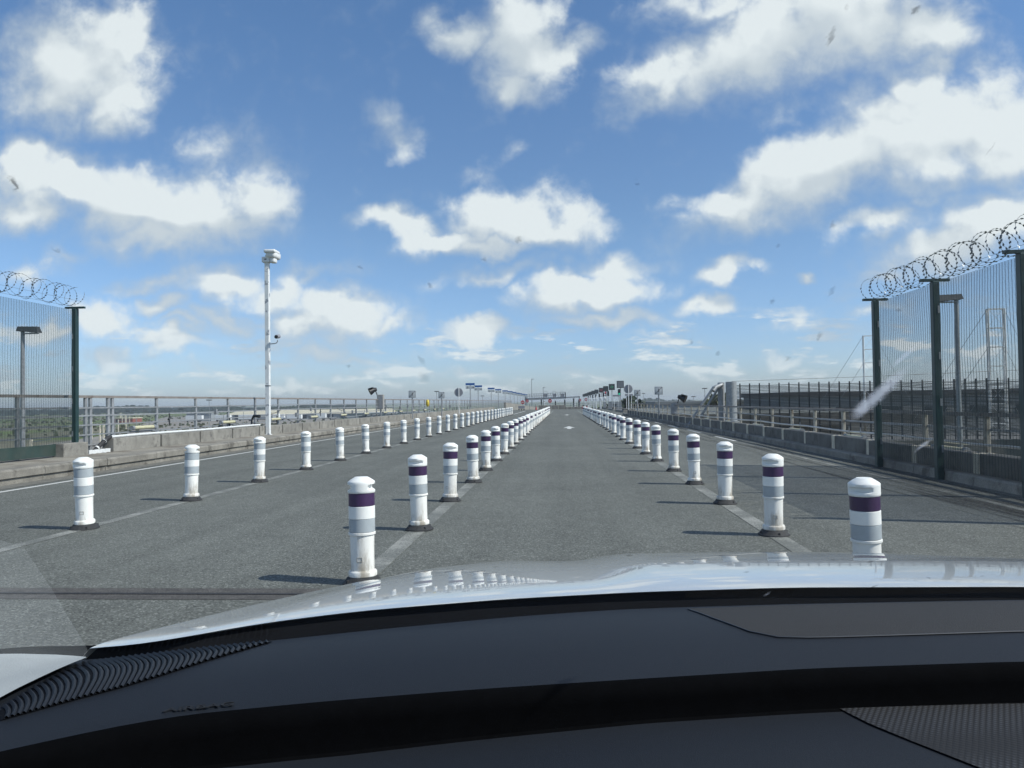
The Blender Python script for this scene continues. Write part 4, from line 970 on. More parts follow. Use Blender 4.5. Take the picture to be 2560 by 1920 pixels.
sf = thing('slatted_fence', 'dark fence of narrow horizontal slats across the right background', 'fence', (0, 0, 0))
A0 = Vector((8.45, 40.0)); A1 = Vector((24.5, 37.9)); nU = 34
dirv = (A1 - A0) / nU
for i in range(nU + 1):
    p = A0 + dirv * i
    mob('upright', MB().beam((p.x, p.y, -0.75), (p.x, p.y, 2.12 + 0.07 * i / nU), 0.05, 0.06), m_slat, sf)
nS = 40
for k in range(nS):
    z = -0.62 + k * 0.0675; mb = MB()
    for a in range(0, nU, 2):
        p = A0 + dirv * a; q_ = A0 + dirv * min(a + 2, nU)
        w0 = 0.012 * math.sin(a * 0.9 + k); w1 = 0.012 * math.sin((a + 2) * 0.9 + k)
        zz0 = z + 0.05 * a / nU; zz1 = z + 0.05 * (a + 2) / nU
        mb.beam((p.x, p.y - 0.03, zz0 + w0), (q_.x, q_.y - 0.03, zz1 + w1), 0.012, 0.029)
    mob('slat', mb, m_slat, sf)
mb = MB(); mb.box(7.8, 26, 38.4, 46, -1.9, -0.78); o = mob('adjacent_ramp', mb, m_conc_d); o['kind'] = 'structure'  # deck lying in shadow, its shade put into the dark concrete colour
mb = MB(); mb.box(7.45, 26, 30.5, 31.2, -2.6, -2.0); mb.box(7.45, 26, 30.5, 30.7, -2.0, -1.2)
o = mob('service_walkway', mb, m_conc_d); o['kind'] = 'structure'
# dark portal and steel post near the right frame edge
t = thing('gate_frame', 'dark green gate frame behind the right mesh fence', 'gate', (11.6, 20, 0))
mob('post', MB().bevbox(-0.07, 0.07, -0.07, 0.07, -1.2, 2.05, 0.01), m_green, t)
mob('lintel', MB().box(0.0, 1.6, -0.06, 0.06, 1.93, 2.06), m_green, t)
mob('inner_post', MB().tube([(0.24, 0.1, -1.2), (0.24, 0.1, 1.9)], 0.05, 10), m_galv, t)

# lattice masts with guy wires
def lattice(x, y, z1, w_, step, label, gw):
    t = thing('lattice_mast', label, 'mast', (x, y, GZ), 0, 'white lattice masts on the right')
    H_ = z1 - GZ
    for sx_ in (-w_ / 2, w_ / 2):
        for sy_ in (-0.12, 0.12): mob('upright', MB().tube([(sx_, sy_, 0), (sx_, sy_, H_)], 0.055, 6), m_plainwhite, t)
    mb = MB(); k = 0
    z = H_
    while z > 0:
        for s1, s2 in (((-1, -1), (1, -1)), ((1, -1), (1, 1)), ((1, 1), (-1, 1)), ((-1, 1), (-1, -1))):
            mb.beam((s1[0] * w_ / 2, s1[1] * 0.12, z), (s2[0] * w_ / 2, s2[1] * 0.12, z), 0.07)
            mb.beam((s1[0] * w_ / 2, s1[1] * 0.12, z), (s2[0] * w_ / 2, s2[1] * 0.12, max(0, z - step)), 0.018)
        z -= step
    mob('rungs', mb, m_plainwhite, t)
    gw_ = MB()
    for a in gw:
        for f_ in (0.0, 2 * step, 4 * step):
            gw_.tube([(a * w_ / 2, 0, H_ - f_), (a * (H_ - f_) * 0.62, 3, 0)], 0.016, 4, False)
    mob('guy_wires', gw_, m_galv, t)
lattice(31.3, 58, 7.6, 1.15, 1.38, 'nearer white lattice mast with guy wires, behind the right mesh fence', (-1, 1))
lattice(31.2, 81, 7.6, 1.2, 1.38, 'farther white lattice mast partly hidden by a green fence post', (-1, 1))

def building(name, x0, x1, y0, y1, z1, mw, mr, label, windows=(), roofh=0.5, cat='building', front_split=None):
    t = thing(name, label, cat, ((x0 + x1) / 2, y0, GZ))
    hx = (x1 - x0) / 2; H_ = z1 - GZ
    mob('wall', MB().box(-hx, hx, 0, y1 - y0, 0, H_ - roofh), mw, t)
    mob('roof', MB().box(-hx - 0.3, hx + 0.3, -0.3, y1 - y0 + 0.3, H_ - roofh + 0.002, H_), mr, t)
    for (wx, wz, ww, wh) in windows:
        mob('window', MB().box(-hx + wx, -hx + wx + ww, -0.06, 0.05, wz, wz + wh), m_glassd, t)
    return t
m_bdark = mat('cladding_dark', (0.19, 0.20, 0.195), 0.7, var=0.12, scale=0.2)
building('warehouse', 25.5, 66, 92, 112, 2.05, m_bdark, m_dark, 'long dark warehouse behind the slatted fence', [(1 + 5 * k, 7.0, 2.4, 1.2) for k in range(7)])
building('warehouse', 17.9, 37, 152, 170, 1.0, m_wall_grey, m_bdark, 'low grey building beyond the right struck out signs', [(1.5 + 3 * k, 6.0, 1.6, 1.4) for k in range(5)])
building('warehouse', 12, 24, 190, 206, 1.05, m_bdark, m_wall_grey, 'low dark shed beside the clipped trees on the right', [(1 + 2.6 * k, 6.4, 1.4, 1.0) for k in range(4)])
# left plain: long warehouse with cream roof, smaller sheds, trailers
wl_ = building('warehouse', -226, -120, 500, 540, -4.6, m_wall_grey, m_wall_grey, 'very long grey warehouse with a sunlit cream roof on the left plain', [(6 + 9 * k, 0.3, 4, 2.6) for k in range(11)], 0.2)
mb = MB(); mb.add([(-54, -0.5, 3.3), (54, -0.5, 3.3), (54, 24, 6.0), (-54, 24, 6.0), (54, 40, 3.4), (-54, 40, 3.4)], [(0, 1, 2, 3), (3, 2, 4, 5), (1, 4, 2), (0, 3, 5)])
recalc(mob('roof', mb, m_roof_cream, wl_))
building('warehouse', -118, -44, 420, 450, -3.6, m_wall_grey, m_wall_grey, 'second long grey warehouse seen through the left railing', [(4 + 8 * k, 0.3, 4, 2.6) for k in range(9)])
building('shed', -238, -222, 470, 480, -2.9, m_wall_grey, m_wall_grey, 'grey block shed left of the cream roofed warehouse', [(2, 1, 3, 2), (8, 1, 3, 2)])
building('shed', -262, -250, 430, 440, -4.6, mat('cladding_red', (0.25, 0.08, 0.06), 0.7), m_roof_cream, 'small red shed far left on the plain', [(2, 1, 2, 1.5)])
def trailer(x, y, l, label, m):
    t = thing('truck_trailer', label, 'trailer', (x, y, GZ), 0, 'trailers parked on the left plain')
    mob('box_body', MB().bevbox(0, l, 0, 2.6, 1.1, 3.9, 0.05), m, t)
    mob('chassis', MB().box(0.2, l - 0.2, 0.3, 2.3, 0.8, 1.1), m_dark, t)
    for k in (0.12, 0.78, 0.88): mob('wheel', MB().tube([(l * k, -0.05, 0.5), (l * k, 0.3, 0.5)], 0.5, 12), m_rubber, t)
tp = ['leftmost white trailer under the cream roof', 'grey trailer second from the left', 'white trailer third from the left', 'white trailer beside the camera mast', 'short white trailer nearest the cream roof end', 'white trailer behind the first railing tube light', 'pale trailer at the far left of the yard']
for i, (x, y, l, m) in enumerate([(-198, 455, 9, m_plainwhite), (-187, 455, 8, m_wall_grey), (-177, 456, 7, m_plainwhite), (-168, 455, 9, m_plainwhite), (-152, 458, 7, m_plainwhite), (-210, 450, 9, m_plainwhite), (-226, 445, 10, m_plainwhite)]):
    trailer(x, y, l, tp[i], m)
# railway: catenary masts and tracks to the left
tb = MB(); tb.add([(-60, 60, GZ + 0.004), (-45, 60, GZ + 0.004), (-330, 700, GZ + 0.004), (-375, 700, GZ + 0.004)], [(0, 1, 2, 3)]); struct('gravel_bed', tb, m_gravel)
tb = MB(); tb.add([(-110, 120, GZ + 0.008), (-92, 120, GZ + 0.008), (-150, 520, GZ + 0.008), (-250, 520, GZ + 0.008)], [(0, 1, 2, 3)]); struct('yard_paving', tb, m_gravel)
tb = MB(); tb.add([(12, 44, GZ + 0.004), (90, 44, GZ + 0.004), (160, 260, GZ + 0.004), (8, 260, GZ + 0.004)], [(0, 1, 2, 3)]); struct('bare_yard', tb, m_tan)
rk = random.Random(21)
for i in range(16):
    t0 = i / 15; x = -64 - t0 * 215 + rk.uniform(-4, 4); y = 92 + t0 * 380
    t = thing('catenary_mast', 'pale railway mast on the plain, %s from the near left' % ORD[i], 'railway mast', (x, y, GZ), 0, 'railway masts on the left plain')
    h = rk.uniform(4.6, 6.2)
    mob('mast', MB().beam((0, 0, 0), (0, 0, h), 0.28), m_conc_l, t)
    mob('arm', MB().beam((0, 0, h - 0.5), (2.6, 0, h - 0.2), 0.12), m_galv, t)
for i in range(14):
    x = -20 - i * 3.6; y = 52 + i * 4.5
    t = mob('fence_stake', MB().beam((x, y, GZ), (x, y, GZ + 2.6), 0.14), m_plainwhite)
    tag(t, 'white fence stake in the grass below the bridge, %s from the bridge' % ORD[i], 'stake', 'white stakes in the grass on the left')
# grass verge tufts below left (uncountable)
# vehicles and containers on the right yard
def container(x, y, l, m, label):
    t = thing('container', label, 'container', (x, y, GZ), 0, 'containers in the right yard')
    mob('box_body', MB().bevbox(0, l, 0, 2.5, 0.1, 2.8, 0.04), m, t)
    rb2 = MB()
    for k in range(int(l / 0.6)): rb2.box(0.3 + k * 0.6, 0.5 + k * 0.6, -0.05, -0.001, 0.25, 2.65)
    mob('rib_sheet', rb2, m, t)
cl = [(m_brown, 'rust brown container'), (m_wall_grey, 'grey container'), (m_plainwhite, 'white container'), (m_blue, 'blue container'), (m_plainwhite, 'second white container'), (m_brown, 'second rust brown container')]
for i, (x, y) in enumerate([(20, 74), (28, 80), (36, 70), (44, 84), (14, 96), (52, 76)]):
    container(x, y, 6.1, cl[i][0], '%s in the yard behind the slatted fence' % cl[i][1])

# ------------------------------------------------------------------ trees
def crown(rad, n_, rg, lumps=6):
    mb = MB(); cs = [(Vector((rg.uniform(-0.6, 0.6) * rad[0], rg.uniform(-0.6, 0.6) * rad[1], rg.uniform(-0.4, 0.5) * rad[2])), rg.uniform(0.45, 0.7)) for _ in range(lumps)]
    for i in range(n_):
        c, k = rg.choice(cs); d_ = Vector((rg.gauss(0, 1), rg.gauss(0, 1), rg.gauss(0, 1))).normalized() * (rg.random() ** 0.4)
        p = c + Vector((d_.x * rad[0] * k, d_.y * rad[1] * k, d_.z * rad[2] * k)); s_ = rg.uniform(0.08, 0.16) * rad[2]
        a = Vector((rg.gauss(0, 1), rg.gauss(0, 1), rg.gauss(0, 1))).normalized(); b = a.cross(Vector((rg.gauss(0, 1), rg.gauss(0, 1), rg.gauss(0, 1)))).normalized()
        mb.add([p - a * s_ - b * s_, p + a * s_ - b * s_ * 0.6, p + a * s_ * 0.7 + b * s_, p - a * s_ * 0.8 + b * s_ * 0.9], [(0, 1, 2, 3)])
    return mb
rg = random.Random(9)
def tree(x, y, h, wd, m, label, group, n_=380, z0=GZ):
    t = thing('tree', label, 'tree', (x, y, z0), rg.uniform(0, 6), group)
    tr_ = MB().tube([(0, 0, 0), (0.1, 0, h * 0.4), (0, 0.1, h * 0.7)], [0.035 * h, 0.025 * h, 0.012 * h], 7)
    for k in range(3):
        a = rg.uniform(0, 6.28); tr_.tube([(0.05, 0, h * 0.4), (math.cos(a) * wd * 0.3, math.sin(a) * wd * 0.3, h * 0.65)], [0.018 * h, 0.006 * h], 5)
    mob('trunk', tr_, m_trunk, t)
    c = mob('crown', crown((wd / 2, wd / 2, h * 0.36), n_, rg), m, t); c.location = (0, 0, h * 0.64)
tree(14.2, 182, 10.8, 4.8, m_leaf, 'clipped dark tree right of the round sign', 'trees right of the road')
tree(17.3, 182, 9.4, 3.6, m_leaf, 'clipped dark tree behind the right struck out sign reading 2', 'trees right of the road')
tree(29.0, 148, 10.6, 7.0, m_leafy, 'yellow green spring tree left of the steel pillars', 'trees right of the road', 700)
tree(9.6, 230, 8.6, 12, m_leaf, 'wide low green bush behind the traffic lights', 'trees right of the road', 500)
far = [(-330, 900, 9, 30), (-372, 960, 10, 24), (-300, 860, 7, 22), (-455, 1000, 12, 40), (-500, 1010, 10, 36), (-560, 990, 11, 50), (-610, 1010, 9, 40), (-270, 900, 8, 26), (-238, 880, 7, 18), (-405, 930, 8, 30), (-660, 1000, 12, 44), (-215, 900, 7, 20)]
fl_ = ['just right of the camera mast', 'above the warehouse roof end', 'small, over the cream roof', 'the largest clump behind the railing', 'rounded, left of the largest clump', 'wide, above the red shed', 'low, left of the wide clump', 'over the second warehouse', 'small, near the floodlight', 'dark, left of the camera mast', 'behind the left mesh fence', 'smallest, far right of the row']
for i, (x, y, h, wd) in enumerate(far): tree(x, y, h, wd, m_leaf, 'distant tree clump on the left skyline, ' + fl_[i], 'trees on the left skyline', 420)
# continuous far woodland
mb = MB(); rw = random.Random(31)
for i in range(5200):
    a = rw.uniform(-0.95, 0.75); a = a if not -0.27 < a < 0.10 else rw.uniform(-0.95, -0.27); dist = rw.uniform(1150, 1900); h = 7.0 + 2.5 * math.sin(a * 21) + 1.6 * math.sin(a * 57 + 1) + 1.0 * math.sin(a * 130)
    p = Vector((math.sin(a) * dist, math.cos(a) * dist, GZ + rw.uniform(0, max(3.0, h)))); s_ = rw.uniform(2.2, 4.6)
    mb.add([p + Vector((-s_, 0, -s_ * .6)), p + Vector((s_, rw.uniform(-2, 2), -s_ * .5)), p + Vector((s_ * .7, 0, s_ * .6)), p + Vector((-s_ * .6, rw.uniform(-2, 2), s_ * .7))], [(0, 1, 2, 3)])
tag(mob('far_woods', mb, m_leaf), 'long low belt of dark woodland along the horizon', 'woodland', kind='stuff')
# scrub on the plain
mb = MB()
for i in range(1500):
    a = rw.uniform(-0.72, -0.16); dist = rw.uniform(230, 760)
    if -0.5 < a < -0.2 and 400 < dist < 560: continue
    p = Vector((math.tan(a) * dist, dist, GZ + rw.uniform(0.1, 1.0))); s_ = rw.uniform(0.4, 1.1)
    mb.add([p + Vector((-s_, 0, -s_ * .6)), p + Vector((s_, rw.uniform(-1, 1), -s_ * .5)), p + Vector((s_ * .7, 0, s_ * .6)), p + Vector((-s_ * .6, rw.uniform(-1, 1), s_ * .7))], [(0, 1, 2, 3)])
tag(mob('scrub', mb, m_leafy), 'patchy scrub and hedges on the plain left of the bridge', 'scrub', kind='stuff')

# ------------------------------------------------------------------ air
def haze():
    o = mob('haze', MB().box(-2600, 2600, -300, 2600, GZ - 1.0, 16.0), None)
    m = bpy.data.materials.new('haze_air'); m.use_nodes = True; t = m.node_tree; t.nodes.clear()
    v_ = nd(t, 'ShaderNodeVolumePrincipled'); v_.inputs['Color'].default_value = (0.86, 0.92, 1.0, 1); v_.inputs['Density'].default_value = 0.00026; v_.inputs['Anisotropy'].default_value = 0.2
    o_ = nd(t, 'ShaderNodeOutputMaterial'); t.links.new(v_.outputs[0], o_.inputs['Volume']); o.data.materials.append(m)
    o['kind'] = 'stuff'
haze()

# ------------------------------------------------------------------ the car around the camera
car = thing('car', 'white car seen from its front seat, with bonnet, windscreen and dark dashboard', 'car', (0, 0, 0))
def interp(tab, x):
    if x <= tab[0][0]: return tab[0][1]
    for (a, fa), (b, fb) in zip(tab, tab[1:]):
        if x <= b:
            t_ = (x - a) / (b - a); return fa + (fb - fa) * t_
    return tab[-1][1]
def sinterp(tab, x):                     # smoothed
    return sum(interp(tab, x + d_) for d_ in (-0.035, -0.0175, 0, 0.0175, 0.035)) / 5
WB = [(-0.80, 0.60), (-0.72, 0.72), (-0.62, 0.79), (-0.512, 0.795), (-0.434, 0.831), (-0.346, 0.866), (-0.225, 0.915), (-0.07, 0.971), (0.041, 1.001), (0.093, 1.012), (0.291, 1.037), (0.60, 1.064), (0.85, 1.04), (1.05, 0.95), (1.15, 0.85)]
HB = [(-0.80, 0.70), (-0.60, 0.80), (-0.50, 0.806), (-0.449, 0.832), (-0.372, 0.899), (-0.272, 0.953), (-0.238, 0.967), (-0.074, 1.021), (0.098, 1.059), (0.305, 1.086), (0.616, 1.093), (0.85, 1.08), (1.05, 1.0), (1.2, 0.9)]
AT = [(-0.7, 0.17), (-0.55, 0.165), (-0.44, 0.14), (-0.36, 0.118), (-0.3, 0.112), (0.0, 0.11), (0.2, 0.122), (1.1, 0.122)]
TT = [(-0.6, 0.015), (-0.3, 0.03), (0.15, 0.055), (1.1, 0.06)]
KT = [(-0.53, 0.01), (-0.48, 0.0136), (-0.42, 0.038), (-0.34, 0.0405), (-0.26, 0.0453), (-0.18, 0.0412), (0.0, 0.0571), (0.15, 0.0431), (0.3, 0.0423), (0.5, 0.0418), (0.7, 0.0461), (0.9, 0.0597), (1.0, 0.2), (1.15, 1.0)]
ZH = 1.09
def hood_z(x, y):
    yr = sinterp(HB, x); t_ = max(0, y - yr); a_ = sinterp(AT, x); ta = interp(TT, x)
    z = ZH - a_ * (t_ - ta * (1 - math.exp(-t_ / ta))) - sinterp(KT, x) * t_ * t_
    s_ = min(1, max(0, (x - 0.02) / 0.13)); s_ = s_ * s_ * (3 - 2 * s_); z += 0.010 * s_ * min(1, t_ / 0.25)
    if x < -0.515: z -= (x + 0.515) ** 2 * 55
    return max(z, 0.62)
mb = MB(); NX, NY = 110, 60; x0, x1 = -0.565, 1.16
vs = []
for j in range(NY + 1):
    for i in range(NX + 1):
        x = x0 + (x1 - x0) * i / NX; yr = sinterp(HB, x)
        xc = (x - 0.25) / 0.95; yend = 2.12 - 0.35 * xc * xc
        y = yr + (yend - yr) * j / NY
        vs.append((x, y, hood_z(x, y)))
mb.add(vs, [(j * (NX + 1) + i, j * (NX + 1) + i + 1, (j + 1) * (NX + 1) + i + 1, (j + 1) * (NX + 1) + i) for j in range(NY) for i in range(NX)], True)
def car_paint():
    m = bpy.data.materials.new('white_car_paint'); m.use_nodes = True; b = m.node_tree.nodes['Principled BSDF']
    b.inputs['Base Color'].default_value = (0.52, 0.54, 0.54, 1); b.inputs['Roughness'].default_value = 0.35
    b.inputs['Coat Weight'].default_value = 1.0; b.inputs['Coat Roughness'].default_value = 0.025; b.inputs['Coat IOR'].default_value = 1.6
    return m
m_car = car_paint()
bon = mob('bonnet', mb, m_car, car)
# nose and wings under the bonnet
mb = MB(); ring = []
for i in range(NX + 1):
    x = x0 + (x1 - x0) * i / NX; xc = (x - 0.25) / 0.95; yend = 2.12 - 0.35 * xc * xc; zt = hood_z(x, yend)
    ring.append([(x, yend, zt), (x, yend + 0.06, zt - 0.10), (x, yend + 0.09, 0.42), (x, yend + 0.02, 0.26)])
nn_ = len(ring)
mb.add([p for r_ in ring for p in r_], [(4 * i + k, 4 * i + 4 + k, 4 * i + 5 + k, 4 * i + 1 + k) for i in range(nn_ - 1) for k in range(3)], True)
for xe in (x0 - 0.002, x1):
    mb.add([(xe, 0.62, 0.26), (xe, 1.7, 0.26), (xe, 1.7, hood_z(xe, 1.7)), (xe, 1.2, hood_z(xe, 1.2)), (xe, 0.75, 0.95), (xe, 0.62, 0.95)], [(0, 1, 2, 3, 4, 5)])
mob('front_bumper', mb, m_car, car)
for hx_ in (-0.45, 0.95): mob('headlight', rounded(MB(), hx_ - 0.16, hx_ + 0.16, 1.80, 1.90, 0.60, 0.74, 0.04, 3), mat('lamp_glass', (0.5, 0.52, 0.54), 0.1), car)
for wx in (-0.60, 1.10):
    wh_ = mob('wheel', MB().tube([(wx - 0.1, 1.25, 0.32), (wx + 0.1, 1.25, 0.32)], 0.32, 28), m_rubber, car)
    mob('rim', MB().tube([(wx - 0.11, 1.25, 0.32), (wx + 0.11, 1.25, 0.32)], 0.2, 20), m_galv, wh_)
# black cowl between glass and bonnet
mb = MB(); vs = []; XSn = [-0.79 + (1.18 + 0.79) * i / 90 for i in range(91)]
for x in XSn:
    a = sinterp(WB, x); b = sinterp(HB, x) 
    vs += [(x, a - 0.03, 1.05), (x, a + 0.01, 1.062), (x, max(b, a + 0.02) + 0.0, ZH - 0.022), (x, max(b, a + 0.02) + 0.012, ZH - 0.004), (x, max(b, a + 0.02) + 0.02, ZH - 0.03)]
mb.add(vs, [(5 * i + k, 5 * i + 5 + k, 5 * i + 6 + k, 5 * i + 1 + k) for i in range(90) for k in range(4)], True)
mob('cowl', mb, mat('cowl_black', (0.004, 0.0045, 0.006), 0.85, var=0.2, spec=0.08), car)

# dashboard
m_dash = mat('dash_plastic', (0.0125, 0.0155, 0.021), 0.6, var=0.06, scale=4, bump=0.15, bscale=900, spec=0.25, fine=0.08, fine_scale=700)
m_dashR = mat('dash_recess', (0.021, 0.0205, 0.021), 0.8, var=0.06, scale=4, bump=0.3, bscale=700, fine=0.15, fine_scale=600)
m_dashlip = mat('dash_lip', (0.0022, 0.0024, 0.003), 0.95, var=0.15, scale=60, bump=0.08, bscale=500, spec=0.04)  # near-black: the shade on the lip face is put into its colour
TB = [(a_, b_ - 0.009) for a_, b_ in [(-0.80, 0.22), (-0.70, 0.32), (-0.60, 0.42), (-0.52, 0.515), (-0.447, 0.581), (-0.354, 0.648), (-0.225, 0.687), (-0.084, 0.722), (0.068, 0.753), (0.241, 0.787), (0.456, 0.813), (0.75, 0.825), (1.15, 0.80)]]
LIP = [(-0.8, 0.050), (-0.45, 0.038), (-0.2, 0.040), (0.07, 0.033), (0.3, 0.034), (1.2, 0.034)]
XD = [-0.78 + (1.14 + 0.78) * i / 96 for i in range(97)]
ZD = 1.08
def sheet(rows, m, name, parent=None):
    mb = MB(); k = len(rows[0]); mb.add([p for r_ in rows for p in r_], [(k * i + j, k * i + k + j, k * i + k + j + 1, k * i + j + 1) for i in range(len(rows) - 1) for j in range(k - 1)], True)
    return mob(name, mb, m, parent or car)
rows = []
for x in XD:
    a = sinterp(WB, x); b = sinterp(TB, x)
    rows.append([(x, a + (b - a) * t_, ZD + 0.010 * math.sin(math.pi * t_)) for t_ in [i / 10 for i in range(10)]] + [(x, b + 0.012, ZD + 0.001)])
dash = sheet(rows, m_dash, 'dashboard')
rows = []
for x in XD:
    b = sinterp(TB, x); h = interp(LIP, x)
    rows.append([(x, b + 0.012 - 0.014 * math.sin(q_), ZD + 0.001 - 0.016 * (1 - math.cos(q_))) for q_ in [k_ * math.pi / 12 for k_ in range(7)]] + [(x, b - 0.002, ZD - h + 0.008), (x, b - 0.004, ZD - h + 0.001), (x, b - 0.010, ZD - h)])
sheet(rows, m_dashlip, 'dash_lip')
rows = []
for x in XD:
    b = sinterp(TB, x); h = interp(LIP, x)
    rows.append([(x, b - 0.010 - (b - 0.010 - 0.10) * t_, ZD - h - 0.055 * t_ ** 1.5) for t_ in [i / 10 for i in range(11)]])
low = sheet(rows, m_dash, 'lower_dashboard')
def patch(name, poly, z, m, parent, th=0.002):
    mb = MB(); k = len(poly); mb.add([(x, y, z) for x, y in poly] + [(x, y, z - th) for x, y in poly], [tuple(range(k))] + [(i, i + k, (i + 1) % k + k, (i + 1) % k) for i in range(k)])
    return recalc(mob(name, mb, m, parent))
def dz_(x, y):
    a = sinterp(WB, x); b = sinterp(TB, x); t_ = min(1, max(0, (y - a) / (b - a))); return ZD + 0.010 * math.sin(math.pi * t_)
# shallow recessed tray, right
def drape(name, poly_l, poly_r, m, parent, zoff, n_=24, k_=8, zf=dz_):
    "sheet spanned between two polylines of equal count, following the dash surface"
    rows_ = []
    for p, q_ in zip(poly_l, poly_r):
        rows_.append([(p[0] + (q_[0] - p[0]) * j / k_, p[1] + (q_[1] - p[1]) * j / k_, zf(p[0] + (q_[0] - p[0]) * j / k_, p[1] + (q_[1] - p[1]) * j / k_) + zoff) for j in range(k_ + 1)])
    return sheet(rows_, m, name, parent)
def polyline(pts, n_):
    L_ = [0]
    for a, b in zip(pts, pts[1:]): L_.append(L_[-1] + math.dist(a, b))
    out_ = []
    for i in range(n_):
        s_ = L_[-1] * i / (n_ - 1)
        for k in range(len(pts) - 1):
            if s_ <= L_[k + 1] + 1e-9:
                f_ = (s_ - L_[k]) / (L_[k + 1] - L_[k]); out_.append((pts[k][0] + (pts[k + 1][0] - pts[k][0]) * f_, pts[k][1] + (pts[k + 1][1] - pts[k][1]) * f_)); break
    return out_
top_ = polyline([(0.150, 1.000), (0.29, 1.022), (0.60, 1.048), (0.95, 1.0)], 30)
bot_ = polyline([(0.152, 0.998), (0.172, 0.935), (0.196, 0.885), (0.212, 0.868), (0.235, 0.860), (0.30, 0.866), (0.50, 0.890), (0.72, 0.90), (1.0, 0.88)], 30)
tray = drape('dash_tray', top_, bot_, m_dashR, dash, 0.0012)
mob('tray_edge', MB().tube([(x, y, dz_(x, y) + 0.001) for x, y in bot_], 0.0008, 6, False), mat('tray_trim', (0.035, 0.040, 0.05), 0.5), dash)
# ribbed air vent, left
RO = [(-0.49,0.637),(-0.493,0.671),(-0.496,0.709),(-0.502,0.752),(-0.500,0.778),(-0.477,0.795),(-0.442,0.812),(-0.405,0.828),(-0.367,0.844),(-0.335,0.858)]
RI = [(-0.477,0.621),(-0.466,0.634),(-0.454,0.648),(-0.442,0.662),(-0.434,0.671),(-0.415,0.692),(-0.393,0.722),(-0.372,0.76),(-0.35,0.806),(-0.334,0.853)]
PX = [0, 60, 120, 180, 215, 300, 400, 500, 600, 680]
def along(T_, p): return (interp([(a, b[0]) for a, b in zip(PX, T_)], p), interp([(a, b[1]) for a, b in zip(PX, T_)], p))
ro = [along(RO, 680 * i / 45) for i in range(46)]; ri = [along(RI, 680 * i / 45) for i in range(46)]
vent = drape('air_vent', ro, ri, mat('vent_gap', (0.0045, 0.0055, 0.008), 0.8, spec=0.1), dash, 0.001)
m_rib = mat('vent_rib', (0.010, 0.012, 0.017), 0.6, var=0.05)
for i in range(1, 45):
    a, b = ro[i], ri[i]; nn2 = 6; pts = []
    for j in range(nn2 + 1):
        t_ = j / nn2; w_ = math.dist(a, b); x = a[0] + (b[0] - a[0]) * t_ - 0.04 * w_ * (1 - t_) + 0.07 * w_ * math.sin(math.pi * t_); y = a[1] + (b[1] - a[1]) * t_ + 0.04 * w_ * math.sin(math.pi * t_); pts.append((x, y, dz_(x, y) + 0.0018))
    mob('rib', MB().tube(pts, 0.0019, 4, False), m_rib, vent)
# woven mesh inset, lower right
def meshy():
    m = bpy.data.materials.new('woven_mesh'); m.use_nodes = True; t = m.node_tree; b = t.nodes['Principled BSDF']
    co = nd(t, 'ShaderNodeTexCoord').outputs['Object']
    mp = nd(t, 'ShaderNodeMapping'); t.links.new(co, mp.inputs[0]); mp.inputs['Rotation'].default_value = (0, 0, 0.5)
    vo = nd(t, 'ShaderNodeTexVoronoi'); t.links.new(mp.outputs[0], vo.inputs['Vector']); vo.inputs['Scale'].default_value = 210; vo.inputs['Randomness'].default_value = 0.0
    k = smooth(t, vo.outputs['Distance'], 0.2, 0.5)
    mx = nd(t, 'ShaderNodeMix', data_type='RGBA'); t.links.new(k, mx.inputs[0]); mx.inputs[6].default_value = (0.034, 0.037, 0.044, 1); mx.inputs[7].default_value = (0.006, 0.006, 0.007, 1)
    t.links.new(mx.outputs[2], b.inputs['Base Color']); b.inputs['Roughness'].default_value = 0.7
    bp = nd(t, 'ShaderNodeBump'); bp.inputs['Strength'].default_value = 0.6; bp.inputs['Distance'].default_value = 0.001; bp.invert = True
    t.links.new(vo.outputs['Distance'], bp.inputs['Height']); t.links.new(bp.outputs[0], b.inputs['Normal'])
    return m
def lz_(x, y):
    b = sinterp(TB, x); h = interp(LIP, x); t_ = min(1, max(0, (b - 0.010 - y) / (b - 0.110))); return ZD - h - 0.055 * t_ ** 1.5
ml = polyline([(0.262, 0.775), (0.275, 0.745), (0.30, 0.71), (0.34, 0.66), (0.40, 0.60), (0.5, 0.5)], 20)
mr = polyline([(0.31, 0.781), (0.45, 0.795), (0.7, 0.80), (1.0, 0.78), (1.05, 0.6), (1.05, 0.45)], 20)
drape('woven_inset', ml, mr, meshy(), low, 0.0015, zf=lz_, k_=14)
# airbag lettering pressed into the pad
o = text('AIRBAG', 0.0135, mat('pressed_lettering', (0.004, 0.005, 0.007), 0.8), dash, (-0.327, 0.667, dz_(-0.327, 0.667) + 0.0011), rot=(0, 0, 0.30), th=0.0003, bold=0.0003)
o.scale = (1.25, 0.9, 1)
# pale trim at the foot of the left windscreen pillar
top2 = polyline([(-0.80, 0.735), (-0.70, 0.778), (-0.60, 0.797), (-0.54, 0.794), (-0.508, 0.783)], 16)
bot2 = polyline([(-0.72, 0.50), (-0.62, 0.55), (-0.50, 0.645), (-0.500, 0.70), (-0.504, 0.78)], 16)
m_trim = mat('pillar_trim', (0.38, 0.40, 0.395), 0.8, var=0.04, scale=30, bump=0.2, bscale=500)
drape('pillar_trim', top2, bot2, m_trim, car, 0.0065)

